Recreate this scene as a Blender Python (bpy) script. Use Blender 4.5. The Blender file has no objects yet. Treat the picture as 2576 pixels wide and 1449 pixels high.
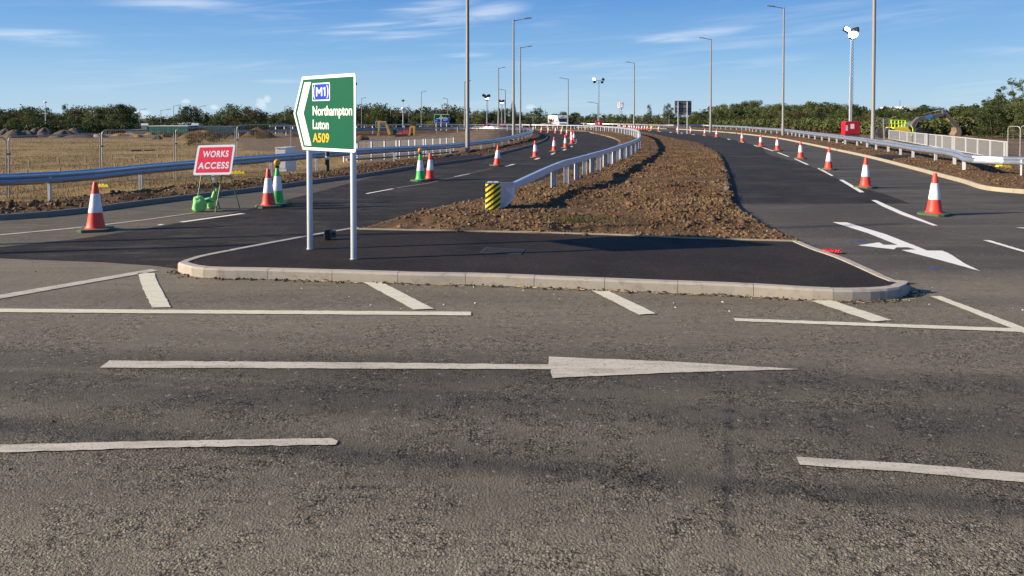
import bpy, bmesh, math, random
import numpy as np
from math import radians, sin, cos, pi, sqrt, atan, atan2
from mathutils import Vector, Matrix
from mathutils.geometry import tessellate_polygon
random.seed(7); RNG = np.random.default_rng(7)
SC = bpy.context.scene
COL = SC.collection

# ---------------------------------------------------------------- camera
FPX, CAMH, PITCH = 1860.0, 2.2, radians(1.3)      # focal length in pixels of a 2576 px wide picture
HORIZ = 296.0
cam_d = bpy.data.cameras.new('camera'); cam = bpy.data.objects.new('camera', cam_d); COL.objects.link(cam)
cam.location = (0, 0, CAMH); cam.rotation_euler = (radians(90) - PITCH, 0, 0)
cam_d.sensor_width = 36; cam_d.lens = FPX / 2576 * 36
PCY = HORIZ + FPX * math.tan(PITCH)                # row of the optical axis
cam_d.shift_y = -(724.5 - PCY) / 2576
cam_d.clip_start = 0.1; cam_d.clip_end = 6000
SC.camera = cam

# ---------------------------------------------------------------- light
SUN_EL = radians(22); SUN_DIR = Vector((0.98, 0.20, 0)).normalized()   # horizontal travel of the light
sun_d = bpy.data.lights.new('sun', 'SUN'); sun = bpy.data.objects.new('sun', sun_d); COL.objects.link(sun)
sun_d.energy = 5.0; sun_d.angle = radians(0.53); sun_d.color = (1.0, 0.86, 0.67)
ldir = Vector((SUN_DIR.x * cos(SUN_EL), SUN_DIR.y * cos(SUN_EL), -sin(SUN_EL)))
sun.rotation_euler = ldir.to_track_quat('-Z', 'Y').to_euler()
SC.view_settings.view_transform = 'Standard'; SC.view_settings.look = 'None'
SC.view_settings.gamma = 1; SC.view_settings.use_curve_mapping = False
SC.view_settings.exposure = 0.92

# node helpers -----------------------------------------------------------
class NT:
    def __init__(s, nt): s.nt = nt; s.n = nt.nodes; s.l = nt.links
    def node(s, t, **kw):
        x = s.n.new(t)
        for k, v in kw.items(): setattr(x, k, v)
        return x
    def put(s, sock, v):
        if isinstance(v, bpy.types.NodeSocket): s.l.new(v, sock)
        elif v is not None:
            if isinstance(v, (tuple, list)) and len(v) == 3 and sock.type == 'RGBA': v = (*v, 1)
            sock.default_value = v
    def math(s, op, a, b=None, c=None, clamp=False):
        x = s.node('ShaderNodeMath', operation=op, use_clamp=clamp)
        s.put(x.inputs[0], a)
        if b is not None: s.put(x.inputs[1], b)
        if c is not None: s.put(x.inputs[2], c)
        return x.outputs[0]
    def mix(s, f, a, b, mode='MIX'):
        x = s.node('ShaderNodeMix', data_type='RGBA', blend_type=mode)
        s.put(x.inputs[0], f); s.put(x.inputs[6], a); s.put(x.inputs[7], b)
        return x.outputs[2]
    def noise(s, vec, scale, detail=4, rough=0.55, dist=0.0, out=0):
        x = s.node('ShaderNodeTexNoise'); s.put(x.inputs['Vector'], vec)
        x.inputs['Scale'].default_value = scale; x.inputs['Detail'].default_value = detail
        x.inputs['Roughness'].default_value = rough; x.inputs['Distortion'].default_value = dist
        return x.outputs[out]
    def ramp(s, f, stops, interp='LINEAR'):
        x = s.node('ShaderNodeValToRGB'); s.put(x.inputs[0], f); cr = x.color_ramp; cr.interpolation = interp
        while len(cr.elements) < len(stops): cr.elements.new(0.5)
        for e, (p, c) in zip(cr.elements, stops):
            e.position = p; e.color = (c, c, c, 1) if isinstance(c, (int, float)) else (*c, 1)
        return x.outputs[0]
    def step(s, v, a, b):
        x = s.node('ShaderNodeMapRange', interpolation_type='SMOOTHSTEP'); s.put(x.inputs[0], v)
        x.inputs[1].default_value = a; x.inputs[2].default_value = b
        return x.outputs[0]
    def scale(s, vec, sc):
        x = s.node('ShaderNodeMapping'); s.put(x.inputs[0], vec); x.inputs['Scale'].default_value = sc
        return x.outputs[0]

# ---------------------------------------------------------------- world
w = bpy.data.worlds.new('World'); SC.world = w; w.use_nodes = True
W = NT(w.node_tree); W.n.clear()
sky = W.node('ShaderNodeTexSky', sky_type='NISHITA'); sky.sun_disc = False
sky.sun_elevation = SUN_EL; sky.sun_rotation = atan2(-SUN_DIR.x, -SUN_DIR.y)
sky.air_density = 1.0; sky.dust_density = 0.35; sky.ozone_density = 2.2; sky.altitude = 0
tc = W.node('ShaderNodeTexCoord'); sep = W.node('ShaderNodeSeparateXYZ'); W.put(sep.inputs[0], tc.outputs['Generated'])
az = W.math('ARCTAN2', sep.outputs[0], sep.outputs[1]); el = W.math('ARCSINE', sep.outputs[2])
comb = W.node('ShaderNodeCombineXYZ'); W.put(comb.inputs[0], az); W.put(comb.inputs[1], W.math('MULTIPLY', el, 5.5)); W.put(comb.inputs[2], 0.3)
shear = W.node('ShaderNodeMapping'); W.put(shear.inputs[0], comb.outputs[0]); shear.inputs['Rotation'].default_value = (0, 0, radians(-24))
streak = W.noise(W.scale(shear.outputs[0], (2.2, 6.5, 1)), 2.2, 8, 0.6, 0.5)
broad = W.noise(comb.outputs[0], 3.1, 3, 0.5, 0.2)
def px_ang(px, py):
    x = (px - 1288) / FPX; return math.atan(x), math.atan((HORIZ - py) / FPX / sqrt(1 + x * x))
def blob(px, py, rx, ry, rot=0.0):
    a, e = px_ang(px, py)
    dx = W.math('SUBTRACT', az, a); dy = W.math('SUBTRACT', el, e)
    c, s_ = cos(rot), sin(rot)
    u = W.math('ADD', W.math('MULTIPLY', dx, c), W.math('MULTIPLY', dy, s_)); v = W.math('SUBTRACT', W.math('MULTIPLY', dy, c), W.math('MULTIPLY', dx, s_))
    u = W.math('DIVIDE', u, rx / FPX); v = W.math('DIVIDE', v, ry / FPX)
    r = W.math('SQRT', W.math('ADD', W.math('MULTIPLY', u, u), W.math('MULTIPLY', v, v)))
    return W.step(r, 1.0, 0.15)
wisps = None
for b in [(930, 72, 190, 26, .16), (1080, 66, 240, 36, .2), (1085, 18, 170, 24, .15), (1240, 30, 120, 30, .15), (1740, 88, 190, 20, .1), (450, 5, 200, 28, .05), (80, 88, 190, 28, -.05),
          (2150, 60, 420, 40, .12), (700, 205, 90, 12, 0), (1180, 140, 90, 10, 0), (2520, 130, 120, 14, 0), (1450, 160, 200, 20, .1), (2000, 30, 260, 20, .08)]:
    m = W.math('MULTIPLY', blob(*b), 1.0 if b[0] < 1300 or b[0] == 1740 else 0.42)
    wisps = m if wisps is None else W.math('MAXIMUM', wisps, m)
fine = W.step(streak, 0.34, 0.66)
gen = W.math('MULTIPLY', W.math('MULTIPLY', W.step(streak, 0.45, 0.8), W.step(broad, 0.38, 0.62)), 0.20)
cl = W.math('ADD', W.math('MULTIPLY', W.math('MULTIPLY', wisps, fine), 0.45), gen, clamp=True)
cum = None
for b in [(658, 262, 24, 26), (672, 250, 16, 18), (540, 270, 18, 12), (1335, 270, 26, 12), (350, 284, 40, 12), (470, 255, 20, 10)]:
    m = blob(*b); cum = m if cum is None else W.math('MAXIMUM', cum, m)
puff = W.noise(W.scale(comb.outputs[0], (1, .4, 1)), 60, 4, 0.6)
cumf = W.math('MULTIPLY', W.step(W.math('ADD', cum, W.math('MULTIPLY', W.math('SUBTRACT', puff, .5), 1.5)), .3, .8), W.math('MULTIPLY', cum, .5))
cl = W.math('MAXIMUM', cl, cumf)
grad = W.ramp(W.math('MULTIPLY', el, 1 / 1.5708, clamp=True), [(0, (4.2, 5.9, 7.3)), (.022, (3.3, 5.3, 7.3)), (.055, (1.95, 4.1, 7.0)), (.105, (.85, 2.65, 6.2)), (.25, (.50, 1.8, 5.2)), (1, (.45, 1.3, 3.6))])
skyc = W.node('ShaderNodeHueSaturation'); W.put(skyc.inputs['Color'], sky.outputs[0]); skyc.inputs['Saturation'].default_value = 1.0; skyc.inputs['Hue'].default_value = 0.503
colr = W.mix(cl, W.mix(.88, skyc.outputs[0], grad), (7.6, 8.2, 9.0))
bg = W.node('ShaderNodeBackground'); W.put(bg.inputs[0], colr); bg.inputs[1].default_value = 0.062
wo = W.node('ShaderNodeOutputWorld'); W.l.new(bg.outputs[0], wo.inputs[0])

# ---------------------------------------------------------------- measuring: a ray through a picture point
cp, sp_ = cos(PITCH), sin(PITCH)
def ray(px, py):
    a = (px - 1288) / FPX; b = (PCY - py) / FPX
    return Vector((a, cp + b * sp_, -sp_ + b * cp))
def G(px, py, z=0.0):                              # where the ray meets height z
    d = ray(px, py); t = (z - CAMH) / d.z
    return Vector((d.x * t, d.y * t, z))
def P(px, py, y):                                  # where the ray meets distance y
    d = ray(px, py); t = y / d.y
    return Vector((d.x * t, y, CAMH + d.z * t))
def mk(ox, oy, s):
    def f(x, y): return ((x / s + ox) / 1.490683, (y / s + oy) / 1.490683)
    return f
R1 = mk(0, 300, 2.415); R2 = mk(900, 200, 2.683); R3 = mk(1300, 300, 4.83); R4 = mk(1700, 260, 4.83); R5 = mk(2150, 260, 4.391)
R6 = mk(2600, 300, 4.025); R7 = mk(3100, 80, 3.2635); R8 = mk(3100, 380, 3.2635); Q1 = mk(0, 350, 4.14); Q3 = mk(680, 500, 4.529)
Q4 = mk(1080, 250, 4.14); Q5 = mk(1500, 480, 2.576); Q6 = mk(2300, 420, 2.499); Q7 = mk(600, 800, 1.84); Q8 = mk(2500, 750, 1.9224)
def g2(f, x, y, z=0.0): return G(*f(x, y), z)

# ---------------------------------------------------------------- mesh helpers
def link(o, parent=None):
    COL.objects.link(o)
    if parent is not None: o.parent = parent
    return o
def mesh_obj(name, verts, faces, mat=None, parent=None, smooth=False):
    me = bpy.data.meshes.new(name); me.from_pydata([tuple(v) for v in verts], [], faces); me.update()
    if mat: me.materials.append(mat)
    if smooth: me.polygons.foreach_set('use_smooth', [True] * len(me.polygons))
    return link(bpy.data.objects.new(name, me), parent)
def np_obj(name, V, F, mat=None, parent=None, smooth=False):     # V (n,3), F (m,k) arrays
    me = bpy.data.meshes.new(name); n, k = len(F), F.shape[1]
    me.vertices.add(len(V)); me.vertices.foreach_set('co', np.asarray(V, np.float32).ravel())
    me.loops.add(n * k); me.loops.foreach_set('vertex_index', np.asarray(F, np.int32).ravel())
    me.polygons.add(n); me.polygons.foreach_set('loop_start', np.arange(0, n * k, k, dtype=np.int32)); me.polygons.foreach_set('loop_total', np.full(n, k, np.int32))
    if smooth: me.polygons.foreach_set('use_smooth', np.ones(n, bool))
    me.update(calc_edges=True); me.validate()
    if mat: me.materials.append(mat)
    return link(bpy.data.objects.new(name, me), parent)
class MB:
    def __init__(s): s.v = []; s.f = []
    def add(s, vs, fs):
        o = len(s.v); s.v += [Vector(v) for v in vs]; s.f += [[i + o for i in f] for f in fs]; return s
    def box(s, x0, x1, y0, y1, z0, z1):
        return s.add([(x0, y0, z0), (x1, y0, z0), (x1, y1, z0), (x0, y1, z0), (x0, y0, z1), (x1, y0, z1), (x1, y1, z1), (x0, y1, z1)],
                     [(3, 2, 1, 0), (4, 5, 6, 7), (0, 1, 5, 4), (1, 2, 6, 5), (2, 3, 7, 6), (3, 0, 4, 7)])
    def bar(s, a, b, w_, h=None, up=(0, 0, 1)):       # box along a-b
        a, b = Vector(a), Vector(b); h = h or w_; d = (b - a).normalized(); up = Vector(up)
        if abs(d.dot(up)) > .97: up = Vector((1, 0, 0)) if abs(d.x) < .9 else Vector((0, 1, 0))
        x = d.cross(up).normalized() * w_ / 2; z = x.cross(d).normalized() * h / 2
        vs = [a - x - z, a + x - z, a + x + z, a - x + z, b - x - z, b + x - z, b + x + z, b - x + z]
        return s.add(vs, [(3, 2, 1, 0), (4, 5, 6, 7), (0, 1, 5, 4), (1, 2, 6, 5), (2, 3, 7, 6), (3, 0, 4, 7)])
    def tube(s, pts, r, n=8, cap=True):
        pts = [Vector(p) for p in pts]; rs = r if isinstance(r, (list, tuple)) else [r] * len(pts)
        base = len(s.v); prev = None
        for i, p in enumerate(pts):
            d = (pts[min(i + 1, len(pts) - 1)] - pts[max(i - 1, 0)]).normalized()
            u = (prev - d * prev.dot(d)) if prev is not None else (Vector((0, 0, 1)) if abs(d.z) < .9 else Vector((1, 0, 0))).cross(d)
            u = u.normalized(); prev = u; v_ = d.cross(u)
            for k in range(n):
                a = 2 * pi * k / n; s.v.append(p + (u * cos(a) + v_ * sin(a)) * rs[i])
        for i in range(len(pts) - 1):
            for k in range(n):
                q = base + i * n; s.f.append([q + k, q + (k + 1) % n, q + n + (k + 1) % n, q + n + k])
        if cap:
            s.f.append([base + k for k in range(n)][::-1]); s.f.append([base + (len(pts) - 1) * n + k for k in range(n)])
        return s
    def lathe(s, prof, n=24, c=(0, 0, 0)):
        base = len(s.v); c = Vector(c)
        for r, z in prof:
            for k in range(n): s.v.append(c + Vector((r * cos(2 * pi * k / n), r * sin(2 * pi * k / n), z)))
        for i in range(len(prof) - 1):
            for k in range(n):
                q = base + i * n; s.f.append([q + k, q + (k + 1) % n, q + n + (k + 1) % n, q + n + k])
        s.f.append([base + k for k in range(n)][::-1]); s.f.append([base + (len(prof) - 1) * n + k for k in range(n)])
        return s
    def slab(s, poly, off):                           # polygon swept by an offset vector
        n = len(poly); off = Vector(off); base = len(s.v)
        s.v += [Vector(p) for p in poly] + [Vector(p) + off for p in poly]
        s.f.append([base + i for i in range(n)]); s.f.append([base + n + i for i in range(n)][::-1])
        for i in range(n): j = (i + 1) % n; s.f.append([base + j, base + i, base + n + i, base + n + j])
        return s
    def build(s, name, mat, parent=None, smooth=False, loc=None, bevel=0):
        if loc is not None: s.v = [v - Vector(loc) for v in s.v]
        me = bpy.data.meshes.new(name); bm = bmesh.new()
        bv = [bm.verts.new(v) for v in s.v]
        for f in s.f:
            try: bm.faces.new([bv[i] for i in f])
            except ValueError: pass
        bmesh.ops.recalc_face_normals(bm, faces=bm.faces)
        if bevel: bmesh.ops.bevel(bm, geom=[e for e in bm.edges if len(e.link_faces) == 2 and e.calc_face_angle(0) > .5], offset=bevel, segments=2, affect='EDGES', profile=.5)
        if smooth:
            for f in bm.faces: f.smooth = True
            for e in bm.edges:
                if len(e.link_faces) == 2 and e.calc_face_angle(0) > .7: e.smooth = False
        bm.to_mesh(me); bm.free(); me.materials.append(mat)
        o = bpy.data.objects.new(name, me)
        if loc is not None: o.location = loc
        return link(o, parent)
def thing(name, label, cat, loc=(0, 0, 0), rz=0, group=None):
    o = bpy.data.objects.new(name, None); COL.objects.link(o); o.location = loc; o.rotation_euler = (0, 0, rz)
    o.empty_display_size = .2
    return tag(o, label, cat, group)
def tag(o, label=None, cat=None, group=None, kind=None):
    if label: o['label'] = label
    if cat: o['category'] = cat
    if group: o['group'] = group
    if kind: o['kind'] = kind
    return o
def dup(root, loc, rz=0, label=None, group=None, sc=None):
    r = root.copy(); COL.objects.link(r); r.location = loc; r.rotation_euler = (0, 0, rz)
    if sc: r.scale = (sc, sc, sc) if not isinstance(sc, tuple) else sc
    if label: r['label'] = label
    if group: r['group'] = group
    for ch in root.children:
        c = ch.copy(); COL.objects.link(c); c.parent = r
        for g in ch.children:
            d = g.copy(); COL.objects.link(d); d.parent = c
    return r
ORD = ['first', 'second', 'third', 'fourth', 'fifth', 'sixth', 'seventh', 'eighth', 'ninth', 'tenth', 'eleventh', 'twelfth', 'thirteenth', 'fourteenth', 'fifteenth', 'sixteenth', 'seventeenth', 'eighteenth', 'nineteenth', 'twentieth']

def catmull(pts, n=10):
    p = [Vector(q) for q in pts]; p = [p[0] * 2 - p[1]] + p + [p[-1] * 2 - p[-2]]; out = []
    for i in range(1, len(p) - 2):
        for k in range(n):
            t = k / n; a, b, c, d = p[i - 1], p[i], p[i + 1], p[i + 2]
            out.append(.5 * ((2 * b) + (c - a) * t + (2 * a - 5 * b + 4 * c - d) * t * t + (3 * b - a - 3 * c + d) * t ** 3))
    return out + [p[-2]]
def resample(pts, step):
    a = np.array([tuple(p) for p in pts]); d = np.r_[0, np.cumsum(np.linalg.norm(np.diff(a, axis=0), axis=1))]
    n = max(2, int(round(d[-1] / step)) + 1); t = np.linspace(0, d[-1], n)
    return np.stack([np.interp(t, d, a[:, k]) for k in range(a.shape[1])], 1)
def smooth(a, passes):
    a = a.copy()
    for _ in range(passes): a[1:-1] = (a[:-2] + 2 * a[1:-1] + a[2:]) / 4
    return a
def path(pts, step=.5, passes=6): return smooth(resample(pts, step), passes)
def offset_path(a, d):                                # + = to the left of travel
    t = np.gradient(a[:, :2], axis=0); t /= np.linalg.norm(t, axis=1)[:, None] + 1e-9
    b = a.copy(); b[:, 0] -= t[:, 1] * d; b[:, 1] += t[:, 0] * d
    return b
_perm = RNG.random((256, 256))
def vnoise(x, y):
    xi = np.floor(x).astype(int); yi = np.floor(y).astype(int); fx = x - xi; fy = y - yi
    fx = fx * fx * (3 - 2 * fx); fy = fy * fy * (3 - 2 * fy); q = lambda i, j: _perm[i % 256, j % 256]
    return (q(xi, yi) * (1 - fx) + q(xi + 1, yi) * fx) * (1 - fy) + (q(xi, yi + 1) * (1 - fx) + q(xi + 1, yi + 1) * fx) * fy
def fbm(x, y, oct=4, gain=.5):
    s = 0; a = 1; t = 0
    for i in range(oct): s = s + a * vnoise(x * 2 ** i + 17.3 * i, y * 2 ** i + 9.1 * i); t += a; a *= gain
    return s / t - .5
def grid_faces(nu, nv):
    i = np.arange(nu - 1)[:, None] * nv + np.arange(nv - 1)[None, :]
    return np.stack([i, i + nv, i + nv + 1, i + 1], -1).reshape(-1, 4)

# ---------------------------------------------------------------- materials
def mat(name, col, rough=.6, metal=0, var=.12, scale=6, bump=0, bscale=60, spec=.5, coat=0, grime=None):
    m = bpy.data.materials.new(name); m.use_nodes = True; N = NT(m.node_tree); b = N.n['Principled BSDF']
    c = N.node('ShaderNodeTexCoord').outputs['Object']
    n = N.noise(c, scale, 5, .6)
    f = N.math('MULTIPLY_ADD', n, 2 * var, 1 - var)
    sc = N.node('ShaderNodeVectorMath', operation='SCALE'); sc.inputs[0].default_value = col; N.put(sc.inputs['Scale'], f)
    base = sc.outputs[0]
    if grime:
        gm = N.step(N.noise(c, grime[1], 6, .65), .5, .75); base = N.mix(N.math('MULTIPLY', gm, grime[2]), base, grime[0])
    N.put(b.inputs['Base Color'], base)
    N.put(b.inputs['Roughness'], N.math('MULTIPLY_ADD', n, .25, rough - .125, clamp=True))
    b.inputs['Metallic'].default_value = metal; b.inputs['Specular IOR Level'].default_value = spec
    if coat: b.inputs['Coat Weight'].default_value = coat
    if bump:
        bp = N.node('ShaderNodeBump'); bp.inputs['Strength'].default_value = bump; bp.inputs['Distance'].default_value = .01
        N.put(bp.inputs['Height'], N.noise(c, bscale, 3)); N.put(b.inputs['Normal'], bp.outputs[0])
    return m
def emit(name, col, s):
    m = bpy.data.materials.new(name); m.use_nodes = True; b = m.node_tree.nodes['Principled BSDF']
    b.inputs['Base Color'].default_value = (*col, 1); b.inputs['Emission Color'].default_value = (*col, 1); b.inputs['Emission Strength'].default_value = s
    return m

def asphalt(name, kind):
    m = bpy.data.materials.new(name); m.use_nodes = True; N = NT(m.node_tree); b = N.n['Principled BSDF']
    geo = N.node('ShaderNodeNewGeometry').outputs['Position']
    sx = N.node('ShaderNodeSeparateXYZ'); N.put(sx.inputs[0], geo); X, Y = sx.outputs[0], sx.outputs[1]
    S = {'old': 44, 'new': 80, 'path': 110}[kind]
    warp = N.node('ShaderNodeVectorMath', operation='MULTIPLY_ADD')
    N.put(warp.inputs[0], N.noise(geo, 42, 3, .65, out=1)); warp.inputs[1].default_value = (.026,) * 3; N.put(warp.inputs[2], geo)
    vo = N.node('ShaderNodeTexVoronoi'); N.put(vo.inputs['Vector'], warp.outputs[0]); vo.inputs['Scale'].default_value = S
    ve = N.node('ShaderNodeTexVoronoi', feature='DISTANCE_TO_EDGE'); N.put(ve.inputs['Vector'], warp.outputs[0]); ve.inputs['Scale'].default_value = S
    cs = N.node('ShaderNodeSeparateColor'); N.put(cs.inputs[0], vo.outputs['Color'])
    rnd, rnd2 = cs.outputs[0], cs.outputs[1]
    pit = N.step(N.math('ADD', N.noise(geo, S * 1.15, 2, .55), N.math('MULTIPLY', N.math('SUBTRACT', N.noise(geo, S * .3, 2, .5), .5), .5)), .53, .62)
    edge = N.step(ve.outputs['Distance'], 0.0, .16)
    stretch = N.scale(geo, (.35, 1.6, 1)) if kind == 'old' else N.scale(geo, (.8, .8, 1))
    big = N.noise(stretch, .55, 6, .62, .4); mid = N.noise(geo, 3.2, 5, .6); fineN = N.noise(geo, 26, 3, .6)
    patch = N.noise(geo, 1.3, 5, .6, .3)                 # where the mortar hides or shows the chippings
    if kind == 'old':
        # dust: thick near the camera and across the middle, worn off in the wheel tracks
        c1 = N.ramp(big, [(.28, (.076, .0655, .048)), (.5, (.116, .100, .0735)), (.72, (.174, .149, .108))])
        dust = N.math('MULTIPLY', N.step(N.math('MULTIPLY_ADD', N.math('SUBTRACT', mid, .5), 3.0, Y), 6.0, 8.4), N.step(Y, 26, 14))
        dust2 = N.step(N.math('MULTIPLY_ADD', N.math('SUBTRACT', big, .5), 2.2, N.math('MULTIPLY_ADD', X, .05, Y)), 4.5, 3.6)
        dustf = N.math('MULTIPLY', N.math('MAXIMUM', dust, dust2), N.math('MULTIPLY_ADD', patch, .7, .25), clamp=True)
        c1 = N.mix(dustf, c1, (.218, .183, .130))
        def track(a, b_, w_, amt):
            d = N.math('ABSOLUTE', N.math('ADD', N.math('SUBTRACT', Y, N.math('MULTIPLY_ADD', X, a, b_)), N.math('MULTIPLY', N.math('SUBTRACT', mid, .5), .25)))
            return N.math('MULTIPLY', N.step(d, w_, w_ * .1), amt)
        tr = track(-.10, 5.55, .5, .6)
        for q in [(-.17, 4.60, .20, .8), (-.13, 5.75, .14, .6), (-.09, 6.35, .45, .5), (-.02, 8.9, .5, .25), (.02, 12.2, .8, .25)]:
            tr = N.math('MAXIMUM', tr, track(*q))
        c1 = N.mix(N.math('MULTIPLY', tr, N.math('MULTIPLY_ADD', mid, 1.2, .2)), c1, (.046, .041, .035))
        zone_ = N.math('MULTIPLY', N.step(N.math('MULTIPLY_ADD', N.math('SUBTRACT', mid, .5), 1.2, Y), 9.3, 11.0), N.step(N.math('ADD', X, N.math('MULTIPLY', N.math('SUBTRACT', big, .5), 4)), 2.5, 6.0))
        strk = N.noise(N.scale(geo, (.45, 4.5, 1)), 1.6, 7, .7, .3)
        zl = N.math('MULTIPLY', N.step(Y, 11.5, 13.0), N.step(X, 2, -3)); c1 = N.mix(N.math('MULTIPLY', zl, N.math('MULTIPLY_ADD', N.step(strk, .40, .62), -.55, .75)), c1, (.060, .051, .040))
        c1 = N.mix(N.math('MULTIPLY', N.math('MULTIPLY', N.step(strk, .50, .70), N.step(Y, 6.5, 8.5)), .32), c1, (.055, .048, .040))
        c1 = N.mix(N.math('MULTIPLY', zone_, .8), c1, N.mix(N.step(big, .42, .62), (.050, .045, .038), (.088, .077, .061)))
        # sealed joint running away from the camera
        jn = N.math('ABSOLUTE', N.math('SUBTRACT', X, N.math('MULTIPLY_ADD', Y, .294, .012)))
        jm = N.math('MULTIPLY', N.step(N.math('ADD', jn, N.math('MULTIPLY', N.math('SUBTRACT', fineN, .5), .06)), .05, .02), N.step(Y, 5.9, 5.6))
        jm = N.math('MULTIPLY', jm, N.step(mid, .38, .6))
        c1 = N.mix(N.math('MULTIPLY', jm, .5), c1, (.018, .019, .024))
        stone = N.math('MULTIPLY', N.step(N.math('ADD', patch, N.math('MULTIPLY', N.math('SUBTRACT', mid, .5), .9)), .34, .64), N.step(Y, 11, 6.5))
        stone = N.math('MULTIPLY_ADD', stone, .75, .25); lo, hi = .66, 1.42
    elif kind == 'new':
        c1 = N.ramp(N.math('ADD', N.math('MULTIPLY', big, .6), N.math('MULTIPLY', mid, .4)), [(.32, (.018, .0165, .015)), (.5, (.030, .027, .0235)), (.66, (.056, .050, .042))])
        stone = N.step(patch, .1, .5); lo, hi = .7, 1.35
        c1 = N.mix(N.math('MULTIPLY', N.step(N.noise(N.scale(geo, (.5, 2.5, 1)), 1.1, 6, .7), .50, .70), .6), c1, (.105, .088, .066))
    else:
        c1 = N.ramp(big, [(.3, (.017, .0140, .0118)), (.7, (.038, .030, .024))])
        stone = N.step(patch, .1, .5); lo, hi = .75, 1.3
        c1 = N.mix(N.math('MULTIPLY', N.step(N.noise(N.scale(geo, (.6, 3, 1)), 2.6, 6, .75), .60, .78), .4), c1, (.11, .085, .06))
    k = N.node('ShaderNodeMapRange'); N.put(k.inputs[0], rnd); k.inputs[3].default_value = lo; k.inputs[4].default_value = hi
    kk = N.math('ADD', N.math('MULTIPLY', N.math('SUBTRACT', k.outputs[0], 1), stone), 1)
    pitd = N.math('MULTIPLY', pit, stone)
    gap = N.math('MULTIPLY_ADD', N.math('SUBTRACT', edge, 1), N.math('MULTIPLY', stone, .5 if kind == 'old' else .35), 1)
    gap = N.math('MULTIPLY', gap, N.math('MULTIPLY_ADD', pitd, -.78 if kind == 'old' else -.3, 1))  # pits also darkened in the colour to paint their shade
    vs = N.node('ShaderNodeVectorMath', operation='SCALE'); N.put(vs.inputs[0], c1); N.put(vs.inputs['Scale'], N.math('MULTIPLY', N.math('MULTIPLY', kk, gap), N.math('MULTIPLY_ADD', stone, .46, 1)))
    tint = N.mix(N.math('MULTIPLY', N.step(rnd2, .8, 1), .35), vs.outputs[0], N.mix(.5, vs.outputs[0], (.19, .15, .11)))
    specks = N.math('MULTIPLY', N.step(rnd2, .985, .995), .5 if kind == 'old' else .3)
    N.put(b.inputs['Base Color'], N.mix(specks, tint, (.33, .30, .25)))
    N.put(b.inputs['Roughness'], N.math('MULTIPLY_ADD', mid, .2, .66 if kind == 'old' else .6)); b.inputs['Specular IOR Level'].default_value = .16 if kind == 'old' else .07
    h = N.math('MULTIPLY', N.math('MULTIPLY', N.step(ve.outputs['Distance'], 0.0, .3), N.math('MULTIPLY_ADD', rnd, .7, .3)), N.math('MULTIPLY_ADD', stone, .85, .15))
    h = N.math('SUBTRACT', h, N.math('MULTIPLY', pitd, .9)); h = N.math('ADD', h, N.math('MULTIPLY', fineN, .5)); h = N.math('ADD', h, N.math('MULTIPLY', N.noise(geo, 160, 2), .25))
    bp = N.node('ShaderNodeBump'); bp.inputs['Strength'].default_value = 1.0; bp.inputs['Distance'].default_value = {'old': .010, 'new': .005, 'path': .002}[kind]
    N.put(bp.inputs['Height'], h); N.put(b.inputs['Normal'], bp.outputs[0])
    return m

def soil(name, cols, bumpd=.03, bs=9, dry=(.20, .145, .085)):
    m = bpy.data.materials.new(name); m.use_nodes = True; N = NT(m.node_tree); b = N.n['Principled BSDF']
    geo = N.node('ShaderNodeNewGeometry').outputs['Position']
    n1 = N.noise(geo, .7, 6, .65, .3); n2 = N.noise(geo, bs, 6, .7); n3 = N.noise(geo, 45, 4, .7)
    c = N.ramp(N.math('ADD', N.math('MULTIPLY', n1, .55), N.math('MULTIPLY', n2, .45)), [(.32, cols[0]), (.5, cols[1]), (.68, cols[2])])
    c = N.mix(N.math('MULTIPLY', N.step(n3, .5, .8), .45), c, dry)
    N.put(b.inputs['Base Color'], c); b.inputs['Roughness'].default_value = .95; b.inputs['Specular IOR Level'].default_value = .15
    bp = N.node('ShaderNodeBump'); bp.inputs['Strength'].default_value = 1; bp.inputs['Distance'].default_value = bumpd
    N.put(bp.inputs['Height'], N.math('ADD', n2, N.math('MULTIPLY', n3, .4))); N.put(b.inputs['Normal'], bp.outputs[0])
    return m

def paint_mat(name, col, wear, dirt):
    m = bpy.data.materials.new(name); m.use_nodes = True; N = NT(m.node_tree); b = N.n['Principled BSDF']
    geo = N.node('ShaderNodeNewGeometry').outputs['Position']
    n = N.noise(geo, 14, 6, .7); n2 = N.noise(N.scale(geo, (.3, 2, 1)), 6, 5, .7)
    c = N.mix(N.math('MULTIPLY', N.step(n2, .4, .75), wear), col, dirt); c = N.mix(N.math('MULTIPLY', N.step(n, .60, .68), wear), c, (.09, .08, .065)); c = N.mix(N.math('MULTIPLY', N.step(N.noise(geo, 60, 3, .6), .56, .66), wear * .9), c, (.12, .105, .085))
    N.put(b.inputs['Base Color'], c); b.inputs['Roughness'].default_value = .75; b.inputs['Specular IOR Level'].default_value = .3
    bp = N.node('ShaderNodeBump'); bp.inputs['Strength'].default_value = .8; bp.inputs['Distance'].default_value = .003
    N.put(bp.inputs['Height'], N.noise(geo, 70, 3, .6)); N.put(b.inputs['Normal'], bp.outputs[0])
    return m
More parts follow.
